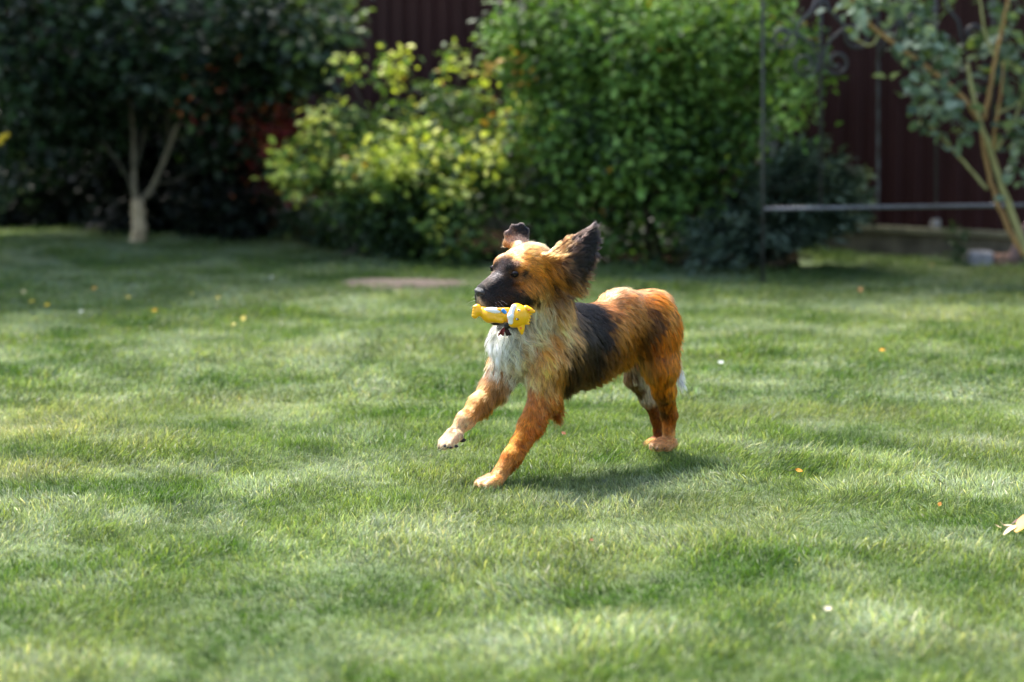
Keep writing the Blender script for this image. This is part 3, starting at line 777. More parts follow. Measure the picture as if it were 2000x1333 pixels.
# ------------------------------------------------------------------ wrought-iron trellis with scrolls
M_IRON = simple_mat('iron_dark', (.07, .066, .064), .42, 30, .3, .2, metallic=.5); M_IRONL = simple_mat('iron_worn', (.16, .155, .16), .34, 25, .3, .15, metallic=.6)
t0 = ground(1490, 552); IY = t0[1]
tre = empty('iron_trellis', t0); tag(tre, 'tall wrought-iron garden frame with scrollwork and a low crossbar on the right', 'trellis')
def ip(x, y): return at(x, y, IY + (x - 1490) / 440 * .34)
b = MB(); b.tube([t0 + np.array([0, 0, -.05]), ip(1490, 300), ip(1490, -70), ip(1490, -250)], .0105, 10); b.build('post', M_IRON, tre)
b = MB(); b.tube([ip(2170, 560), ip(2170, 300), ip(2170, -250)], .0135, 10); b.build('post', M_IRON, tre)
b = MB(); b.tube([ip(1490, -245), ip(2170, -245)], .012, 8); b.build('top_rail', M_IRON, tre)
b = MB(); b.tube([ip(1492, 409), ip(1700, 405.5), ip(1940, 402), ip(2170, 398)], .0125, 10); b.build('crossbar', M_IRONL, tre)
for x in (1603, 1715, 1828, 1940, 2055):
    y = float(np.interp(x, [1492, 1940, 2170], [409, 402, 398])); tw = x == 1715
    n = 80; pts_ = [ip(x, y + (-245 - y) * i / n) for i in range(n + 1)]
    b = MB()
    if tw:
        for ph in (0, math.pi):
            b.tube([p_ + np.array([math.cos(i * .55 + ph) * .0045, math.sin(i * .55 + ph) * .0045, 0]) for i, p_ in enumerate(pts_)], .0062, 6)
    else: b.tube([pts_[0], pts_[n // 2], pts_[-1]], .0105 if x == 1603 else .0085, 8)
    b.build('upright_rod', M_IRON, tre)
    b = MB(); b.ball(ip(x, y), .017, 10, 7); b.build('knob', M_IRONL, tre)
def scroll(pre, c, r, a0, turns, sgn=1, thick=.0098):
    cx, cy = c; pts_ = [ip(*q) for q in pre]
    for k in range(26):
        u = k / 25; a = a0 + sgn * u * turns * 2 * math.pi; rr_ = r * (1 - .68 * u)
        pts_.append(ip(cx + rr_ * math.cos(a), cy + rr_ * math.sin(a)))
    b = MB(); b.tube(pts_, [thick] * (len(pts_) - 8) + list(np.linspace(thick, thick * 1.25, 8)), 8); b.build('scroll', M_IRON, tre)
pi = math.pi
scroll([(1690, 48), (1650, 55), (1622, 78), (1609, 105)], (1634, 122), 26, pi, 1.35, -1)
scroll([(1516, 60), (1556, 66), (1584, 84), (1597, 108)], (1572, 126), 26, 0, 1.35, 1)
scroll([(1606, -20), (1618, 18), (1645, 46)], (1676, 72), 26, pi * 1.1, 1.3, -1)
scroll([(1600, -20), (1588, 18), (1562, 46)], (1530, 72), 26, -.1 * pi, 1.3, 1)
scroll([(1720, -10), (1732, -5)], (1762, 14), 32, pi * 1.15, 1.4, -1)
scroll([(1720, 110), (1728, 84)], (1760, 74), 30, pi, 1.3, 1)
scroll([(1822, 78), (1815, 60)], (1790, 72), 22, 0, 1.2, 1)
scroll([(1840, -20), (1852, 18), (1870, 40)], (1900, 66), 26, pi * 1.1, 1.3, -1)

# ------------------------------------------------------------------ fallen leaves and petals on the lawn
FL = [(1723, 686, '#e3a52a', .036, 'orange-yellow fallen leaf on the bright lawn at the right'), (1560, 922, '#d9962c', .026, 'tiny orange leaf on the grass right of the hind paws'), (1408, 710, '#e9efe0', .036, 'white petal-like scrap on the grass right of the dog\'s tail'),
      (1617, 1192, '#e8dcb8', .024, 'cream scrap of leaf in the blurred foreground grass right of centre'), (475, 624, '#d8c660', .050, 'pale yellow leaf on the shaded lawn left of the bare earth patch'), (456, 636, '#c9bd68', .036, 'smaller pale yellow leaf just before the larger one left of the bare patch'),
      (302, 608, '#d5ab2c', .045, 'golden leaf standing on the lawn below the pale trunk'), (92, 598, '#d2b92c', .052, 'bright yellow curled leaf on the lawn near the left edge'), (46, 572, '#cfc489', .045, 'pale cream leaf farthest left on the shaded lawn'),
      (184, 565, '#c79a3a', .050, 'tan leaf on the shaded lawn below and left of the pale trunk'), (62, 591, '#b8a93a', .050, 'dull yellow leaf just left of the bright yellow curled leaf'), (250, 582, '#c9b85c', .048, 'pale yellow leaf between the tan leaf and the golden leaf'),
      (158, 610, '#cdd1b4', .036, 'whitish leaf on the lawn right of the bright yellow curled leaf'), (426, 583, '#b9ae55', .050, 'olive yellow leaf on the lawn behind the two pale leaves'), (531, 543, '#b9bda0', .040, 'greyish white leaf on the dark lawn left of the bare earth patch'),
      (375, 575, '#9fa04a', .036, 'faded green-yellow leaf right of the golden leaf'), (1680, 568, '#c78f54', .045, 'brown leaf on the lawn behind the bright right side'), (1820, 518, '#b0904a', .036, 'small brown leaf before the plinth at the right'),
      (1101, 849, '#8a5a3c', .020, 'small brown leaf on the grass under the dog\'s belly'), (1835, 988, '#c98b3c', .018, 'tiny orange speck of leaf in the grass at the right'), (1155, 1058, '#a06a44', .014, 'tiny brown speck of leaf in the grass below the dog')]
leafmat = {}
for k, (x, y, c, s_, lab) in enumerate(FL):
    rr = random.Random(900 + k); g = ground(x, y); g = at(x, y, (CAM_H - .048) / CAM_H * g[1])
    if c not in leafmat: leafmat[c] = simple_mat('fallen_leaf_' + 'abcdefghijklmnopqrstuvwxyz'[k], srgb(c, .62), .75, 60, .3, spec=.2)
    a = rr.uniform(0, 6.28); vs = []; fs = []
    for i in range(7):
        u = i / 6; w = .34 * math.sin(math.pi * min(1, u * .96 + .03)) ** .8
        for q in (-1, -.5, 0, .5, 1):
            vs.append((u - .5, q * w, .30 * abs(q) * w + .22 * (u - .5) ** 2 + .05 * math.sin(5 * u + q * 3)))
    for i in range(6):
        for j in range(4): fs.append((i * 5 + j, i * 5 + j + 1, i * 5 + j + 6, i * 5 + j + 5))
    tilt = rr.uniform(.35, .85)
    M = Matrix.Rotation(tilt, 3, 'X') @ Matrix.Rotation(a, 3, 'Z')
    v2 = [tuple(M @ Vector(v) * s_ * (.95 if s_ < .03 else .72) + Vector((g[0], g[1], .052))) for v in vs]
    o = mesh_obj('fallen_leaf', v2, fs, leafmat[c], None, True, (g[0], g[1], .03)); tag(o, lab, 'fallen leaf', 'leaves fallen on the lawn')
# big curled leaf at the right edge
g = ground(1990, 1066); lr = empty('curled_leaf', (g[0], g[1], .03)); tag(lr, 'large curled yellow and cream fallen leaf cut by the right edge', 'fallen leaf')
M_LY = simple_mat('leaf_gold', srgb('#b88420'), .6, 60, .3); M_LC = simple_mat('leaf_cream', srgb('#cdb190'), .7, 60, .2); M_LBR = simple_mat('leaf_brown', srgb('#4a2416'), .7, 60, .3)
def lobe(name, mat, pts, w, sag=.3):
    s_ = spline(pts, 10); vs = []; fs = []
    for i, q in enumerate(s_):
        u = i / 9; ww = w * math.sin(math.pi * min(.97, u * .9 + .1)) ** .7
        tdir = (s_[min(9, i + 1)] - s_[max(0, i - 1)]); sd = np.cross(tdir, [0, 0, 1.0]); sd /= max(np.linalg.norm(sd), 1e-6)
        for j in (-1, -.4, .4, 1): vs.append(q + sd * ww * j + np.array([0, 0, abs(j) * ww * sag]))
    for i in range(9):
        for j in range(3): fs.append((i * 4 + j, i * 4 + j + 1, i * 4 + j + 5, i * 4 + j + 4))
    mesh_obj(name, vs, fs, mat, lr)
yy = g[1]
lobe('leaf_blade', M_LY, [at(2050, 1008, yy - .02), at(2014, 1018, yy - .03), at(1984, 1040, yy - .05)], .038)
lobe('leaf_lobe', M_LC, [at(1996, 1026, yy - .02), at(1975, 1034, yy - .03), at(1960, 1045, yy - .04)], .011)
lobe('leaf_lobe', M_LC, [at(1978, 1027, yy + .01), at(1962, 1028, yy), at(1954, 1020, yy)], .010)
lobe('leaf_lobe', M_LC, [at(1956, 1032, yy), at(1946, 1028, yy), at(1941, 1022, yy)], .009)
lobe('leaf_lobe', M_LBR, [at(2010, 1010, yy + .02), at(1990, 1018, yy + .02), at(1976, 1024, yy + .02)], .014)
# yellow flower head at the left edge, in the dark bush
b = MB(); fy = at(6, 268, 16.3)
b.ball(fy, (.03, .02, .018), 8, 6); b.ball(fy + np.array([.028, 0, .012]), (.018, .016, .018), 8, 6); b.ball(fy + np.array([-.02, 0, -.03]), (.024, .018, .026), 8, 6)
fe = empty('yellow_flower', (fy[0], fy[1], 0)); tag(fe, 'tall-stemmed yellow flower head against the dark bush at the left edge', 'flower')
b.build('petals', simple_mat('petal_yellow', srgb('#e0b91c'), .6), fe)
b = MB(); b.tube([fy, fy + np.array([-.03, .02, -.4]), fy * np.array([1, 1, 0]) + np.array([-.05, .02, 0])], .003, 5); b.build('stem', simple_mat('flower_stem', (.02, .04, .015), .7), fe)
# ------------------------------------------------------------------ the dog: one continuous body grown from a distance field
def smin(a, b, k):
    h = np.clip(0.5 + 0.5 * (b - a) / k, 0, 1)
    return b + (a - b) * h - k * h * (1 - h)

def d_cone(P, a, b, ra, rb):
    ab = b - a; L2 = float(ab @ ab)
    t = np.clip(((P - a) @ ab) / max(L2, 1e-9), 0, 1)
    q = P - (a + t[..., None] * ab)
    return np.sqrt((q * q).sum(-1)) - (ra + (rb - ra) * t)

def d_ell(P, c, M, r):
    q = (P - c) @ M.T           # rows of M: the ellipsoid's axes
    k0 = np.sqrt(((q / r) ** 2).sum(-1)); k1 = np.sqrt(((q / (r * r)) ** 2).sum(-1))
    return k0 * (k0 - 1) / np.maximum(k1, 1e-6)

def d_tri(P, a, b, c, th):
    n = np.cross(b - a, c - a); n = n / np.linalg.norm(n)
    def seg(p, q):
        e = q - p; t = np.clip(((P - p) @ e) / (e @ e), 0, 1)
        d = P - (p + t[..., None] * e)
        return (d * d).sum(-1)
    ins = np.ones(P.shape[:-1], bool)
    for p, q in ((a, b), (b, c), (c, a)):
        ins &= ((P - p) @ np.cross(n, q - p)) > 0
    dn = (P - a) @ n
    return np.sqrt(np.where(ins, dn * dn, np.minimum(np.minimum(seg(a, b), seg(b, c)), seg(c, a)))) - th

PRIMS = []                      # (kind, data, k, lo, hi, sign)
def cone(a, b, ra, rb, k=0.03, sign=1):
    a, b = np.array(a, float), np.array(b, float); r = max(ra, rb)
    PRIMS.append(('c', (a, b, ra, rb), k, np.minimum(a, b) - r, np.maximum(a, b) + r, sign))
def ell(c, M, r, k=0.03, sign=1):
    c = np.array(c, float); r = np.array(r, float); e = np.sqrt(((M.T * r) ** 2).sum(1))
    PRIMS.append(('e', (c, np.array(M), r), k, c - e, c + e, sign))
def tri(a, b, c, th, k=0.012):
    a, b, c = [np.array(q, float) for q in (a, b, c)]
    PRIMS.append(('t', (a, b, c, th), k, np.minimum(np.minimum(a, b), c) - th, np.maximum(np.maximum(a, b), c) + th, 1))
def prim_eval(kind, data, P):
    return d_cone(P, *data) if kind == 'c' else d_ell(P, *data) if kind == 'e' else d_tri(P, *data)
def sdf(P, prims=None):
    D = np.full(P.shape[:-1], 1.0)
    for kind, data, k, lo, hi, sg in (prims or PRIMS):
        d = prim_eval(kind, data, P)
        D = smin(D, d, k) if sg > 0 else -smin(-D, d, k)
    return D

def surface_nets(prims, lo, hi, h):
    lo = np.array(lo, float); n = np.ceil((np.array(hi) - lo) / h).astype(int) + 1
    D = np.full(n, 0.3, dtype=np.float32)
    ax = [lo[i] + np.arange(n[i]) * h for i in range(3)]
    for kind, data, k, a, b, sg in prims:
        m = k + 0.02
        s = [slice(max(0, int((a[i] - m - lo[i]) / h)), min(n[i], int((b[i] + m - lo[i]) / h) + 2)) for i in range(3)]
        G = np.stack(np.meshgrid(ax[0][s[0]], ax[1][s[1]], ax[2][s[2]], indexing='ij'), -1)
        d = prim_eval(kind, data, G).astype(np.float32)
        D[s[0], s[1], s[2]] = smin(D[s[0], s[1], s[2]], d, k) if sg > 0 else -smin(-D[s[0], s[1], s[2]], d, k)
    IN = D < 0
    c = [(i, j, k) for i in (0, 1) for j in (0, 1) for k in (0, 1)]
    sub = lambda A, o: A[o[0]:A.shape[0] - 1 + o[0], o[1]:A.shape[1] - 1 + o[1], o[2]:A.shape[2] - 1 + o[2]]
    cnt = sum(sub(IN, o).astype(np.int8) for o in c)
    mix = (cnt > 0) & (cnt < 8)
    I, J, K = np.nonzero(mix)
    base = np.stack([I, J, K], 1)
    acc = np.zeros((len(I), 3)); m_ = np.zeros(len(I))
    for o in c:
        for a in range(3):
            if o[a]: continue
            o2 = list(o); o2[a] = 1
            d0 = D[I + o[0], J + o[1], K + o[2]]; d1 = D[I + o2[0], J + o2[1], K + o2[2]]
            x = (d0 < 0) != (d1 < 0)
            t = np.where(x, d0 / np.where(x, d0 - d1, 1), 0)
            q = np.tile(np.array(o, float), (len(I), 1)); q[:, a] = t
            acc += q * x[:, None]; m_ += x
    V = lo + (base + acc / m_[:, None]) * h
    idx = -np.ones(mix.shape, np.int64); idx[I, J, K] = np.arange(len(I))
    F = []
    for a in range(3):
        b, c_ = (a + 1) % 3, (a + 2) % 3
        s0 = [slice(1, -1)] * 3; s1 = [slice(1, -1)] * 3
        s0[a] = slice(0, -1); s1[a] = slice(1, None)
        A0, A1 = IN[tuple(s0)], IN[tuple(s1)]
        for flip, M_ in ((False, A0 & ~A1), (True, ~A0 & A1)):
            p = np.stack(np.nonzero(M_), 1)
            off = np.ones(3, int); off[a] = 0
            p = p + off
            def cell(db, dc):
                q = p.copy(); q[:, b] -= db; q[:, c_] -= dc
                return idx[q[:, 0], q[:, 1], q[:, 2]]
            f = np.stack([cell(1, 1), cell(0, 1), cell(0, 0), cell(1, 0)], 1)
            if flip: f = f[:, ::-1]
            F.append(f)
    F = np.concatenate(F)
    F = F[(F >= 0).all(1)]
    return V, F

DOG_O = ground(1085, 930)
I3 = np.eye(3)
# directions of the trunk
TH = math.radians(42)
B_FWD = np.array([-math.cos(TH), -math.sin(TH), 0.0]); B_LEFT = np.array([math.sin(TH), -math.cos(TH), 0.0])
MB_ = np.array([B_FWD, B_LEFT, [0, 0, 1.0]])
T0 = at(1008, 672, 7.37); T1 = at(1080, 672, 7.46); T1b = at(1086, 722, 7.47); T2 = at(1160, 655, 7.58)
T3 = at(1212, 628, 7.67); T4 = at(1258, 625, 7.75); T5 = at(1282, 640, 7.79)
cone(T0, T1, .070, .100, .05)
cone(T1, T2, .098, .088, .05)
cone(T1b, at(1150, 702, 7.57), .082, .068, .05)
cone(at(1150, 702, 7.57), at(1205, 688, 7.66), .068, .056, .05)
cone(T2, T3, .088, .074, .05)
cone(T3, T4, .074, .084, .04)
cone(T4, T5, .084, .078, .04)
ell(at(1282, 588, 7.81), MB_, (.045, .045, .032), .04)
ell(T4 + B_LEFT * .03 + np.array([0, 0, -.02]), MB_, (.085, .075, .09), .04)
ell(T4 - B_LEFT * .03 + np.array([0, 0, -.02]), MB_, (.085, .075, .09), .04)
ell(at(1212, 590, 7.66), MB_, (.06, .05, .035), .05)
# shoulders and neck
ell(T1 + B_LEFT * .055 + B_FWD * .04 + np.array([0, 0, -.01]), MB_, (.075, .05, .10), .04)
ell(T1 - B_LEFT * .055 + B_FWD * .04 + np.array([0, 0, -.01]), MB_, (.075, .05, .10), .04)
ell(at(1112, 622, 7.50), MB_, (.075, .055, .04), .05)
cone(at(1065, 650, 7.42), at(1062, 585, 7.37), .088, .070, .05)
cone(at(1010, 660, 7.36), at(1035, 600, 7.34), .066, .060, .05)
# the head
HO = at(1029, 534, 7.31)
yw, pt, rl = math.radians(41), math.radians(11), math.radians(7)
H_F = np.array([-math.cos(yw) * math.cos(pt), -math.sin(yw) * math.cos(pt), -math.sin(pt)])
l0 = np.array([math.sin(yw), -math.cos(yw), 0.0]); u0 = np.cross(H_F, l0)
H_L = l0 * math.cos(rl) - u0 * math.sin(rl); H_U = u0 * math.cos(rl) + l0 * math.sin(rl)
MH = np.array([H_F, H_L, H_U])
def hp(f, l, u): return HO + f * H_F + l * H_L + u * H_U
cone(HO, at(1064, 596, 7.38), .060, .068, .04)
ell(hp(-.005, 0, .018), MH, (.094, .070, .072), .03)
ell(hp(.055, 0, .030), MH, (.046, .056, .040), .025)
for s in (-1, 1):
    cone(hp(.080, s * .032, .040), hp(.058, s * .050, .044), .017, .014, .018)
    ell(hp(.020, s * .046, -.034), MH, (.058, .036, .048), .03)
    cone(hp(.100, s * .021, -.040), hp(.162, s * .017, -.044), .036, .026, .016)
    ell(hp(.066, s * .040, -.040), MH, (.045, .024, .038), .02)
    ell(hp(.074, s * .047, .008), MH, (.026, .018, .012), .012)
cone(hp(.062, 0, .010), hp(.172, 0, -.016), .042, .029, .024)
cone(hp(.03, 0, -.070), hp(.085, 0, -.104), .036, .024, .02)
cone(hp(.080, 0, -.106), hp(.140, 0, -.112), .021, .015, .012)
for s in (-1, 1):
    ell(hp(.1020, s * .0565, .0305), MH, (.013, .012, .008), .007, -1)
EYES = [hp(.0885, s * .0475, .0300) for s in (1, -1)]
NOSE_C = hp(.192, 0, -.010)
# ears, thrown back by the run
def thin(*pts, th=.007, k=.012):
    for i in range(1, len(pts) - 1): tri(pts[0], pts[i], pts[i + 1], th, k)
e0 = hp(-.02, .060, .058); e1 = at(1106, 472, 7.29); e2 = at(1157, 446, 7.33); e2b = at(1162, 470, 7.335); e3 = at(1156, 506, 7.33); e4 = at(1131, 566, 7.30); e5 = hp(-.038, .066, -.022)
thin(at(1100, 514, 7.245), e0, e1, e2, e2b, e3, e4, e5, e0)
f0 = at(988, 478, 7.39); f1 = at(990, 458, 7.40); f2 = at(1002, 444, 7.41); f2b = at(1018, 441, 7.425); f3 = at(1027, 450, 7.44); f4 = at(1030, 478, 7.42)
thin(at(1008, 466, 7.42), f0, f1, f2, f2b, f3, f4, f0, th=.006)
cone(hp(-.02, -.055, .05), at(1009, 474, 7.415), .022, .014, .02)
# legs
def chain(pts, k=.02):
    for (p, r), (q, s) in zip(pts[:-1], pts[1:]): cone(p, q, r, s, k)
LEG_NF = [(at(1066, 705, 7.36), .062), (at(1064, 775, 7.37), .044), (at(1037, 832, 7.33), .035), (at(1000, 893, 7.26), .026), (at(974, 930, 7.23), .024)]
LEG_FF = [(at(990, 712, 7.43), .052), (at(966, 757, 7.42), .040), (at(938, 790, 7.38), .032), (at(909, 820, 7.33), .024), (at(892, 842, 7.31), .021)]
LEG_NH = [(at(1272, 660, 7.74), .078), (at(1288, 712, 7.74), .056), (at(1296, 762, 7.77), .034), (at(1306, 808, 7.82), .023), (at(1306, 850, 7.83), .019)]
LEG_FH = [(at(1250, 665, 7.84), .062), (at(1246, 735, 7.87), .040), (at(1266, 778, 7.90), .025), (at(1283, 815, 7.94), .018), (at(1286, 850, 7.95), .016)]
for L in (LEG_NF, LEG_FF, LEG_NH, LEG_FH): chain(L)
cone(at(1080, 790, 7.39), at(1088, 815, 7.40), .026, .010, .02)      # point of the elbow
def paw(base, fwd, side, dn, s=1.0):
    fwd = fwd / np.linalg.norm(fwd); side = side - fwd * (side @ fwd); side /= np.linalg.norm(side)
    for q, ln in ((-1.5, .030), (-.5, .041), (.5, .041), (1.5, .030)):
        a = base + side * q * .012 * s + dn * .004
        b = base + side * q * .0155 * s + fwd * ln * s + dn * .012
        cone(a, b, .0130 * s, .0105 * s, .007)
D_ = np.array([0, 0, -1.0])
paw(at(966, 934, 7.225), np.array([-.80, -.45, -.10]), np.array([.5, -.8, 0]), D_, 1.28)
paw(at(889, 845, 7.31), np.array([-.62, -.35, -.45]), np.array([.5, -.8, 0]), D_, 1.18)
paw(at(1303, 861, 7.82), np.array([-.62, -.70, -.10]), np.array([.7, -.7, 0]), D_, 1.2)
paw(at(1285, 858, 7.94), np.array([-.62, -.70, -.10]), np.array([.7, -.7, 0]), D_, .95)
# tail, hanging close behind the far thigh
TAIL = spline([at(1296, 590, 7.86), at(1318, 640, 7.90), at(1318, 690, 7.94), at(1327, 748, 7.96)], 9)
for i in range(8): cone(TAIL[i], TAIL[i + 1], .020 - .0016 * i, .0184 - .0016 * i, .012)

LO = np.min([p[3] for p in PRIMS], 0) - .03; HI = np.max([p[4] for p in PRIMS], 0) + .03
BV, BF = surface_nets(PRIMS, LO, HI, .0042)

# lone crumbs are dropped: keep the largest connected piece
par = np.arange(len(BV))
for _ in range(400):
    m = par[BF].min(1); new = par.copy()
    for c in range(4): np.minimum.at(new, BF[:, c], m)
    new = new[new]
    if (new == par).all(): break
    par = new
big = np.bincount(par).argmax(); keep = par == big
remap = -np.ones(len(BV), int); remap[keep] = np.arange(keep.sum())
BV = BV[keep]; BF = remap[BF]; BF = BF[(BF >= 0).all(1)]

def fnormals(V, F):
    n = np.cross(V[F[:, 2]] - V[F[:, 0]], V[F[:, 3]] - V[F[:, 1]])
    N = np.zeros_like(V)
    for c in range(4): np.add.at(N, F[:, c], n)
    return N / np.maximum(np.linalg.norm(N, axis=1, keepdims=True), 1e-12), np.linalg.norm(n, axis=1) / 2
BN, FA = fnormals(BV, BF)

def hit(px, py):
    d = ray(px, py); d = d / np.linalg.norm(d); o = np.array([0, 0, CAM_H]); t = 6.9; best = (9, t)
    for _ in range(120):
        p = o + d * t; q = float(sdf(p[None])[0])
        if q < best[0]: best = (q, t)
        if q < .0008 or t > 8.6: break
        t += max(q * .8, .0012)
    return o + d * best[1]
def grad(P, e=.004):
    g = np.stack([sdf(P + np.eye(3)[i] * e) - sdf(P - np.eye(3)[i] * e) for i in range(3)], -1)
    return g / np.maximum(np.linalg.norm(g, axis=-1, keepdims=True), 1e-9)

BLK, DBR, CRM, WHT = '#151110', '#2c1b12', '#cfb08a', '#fff6e6'
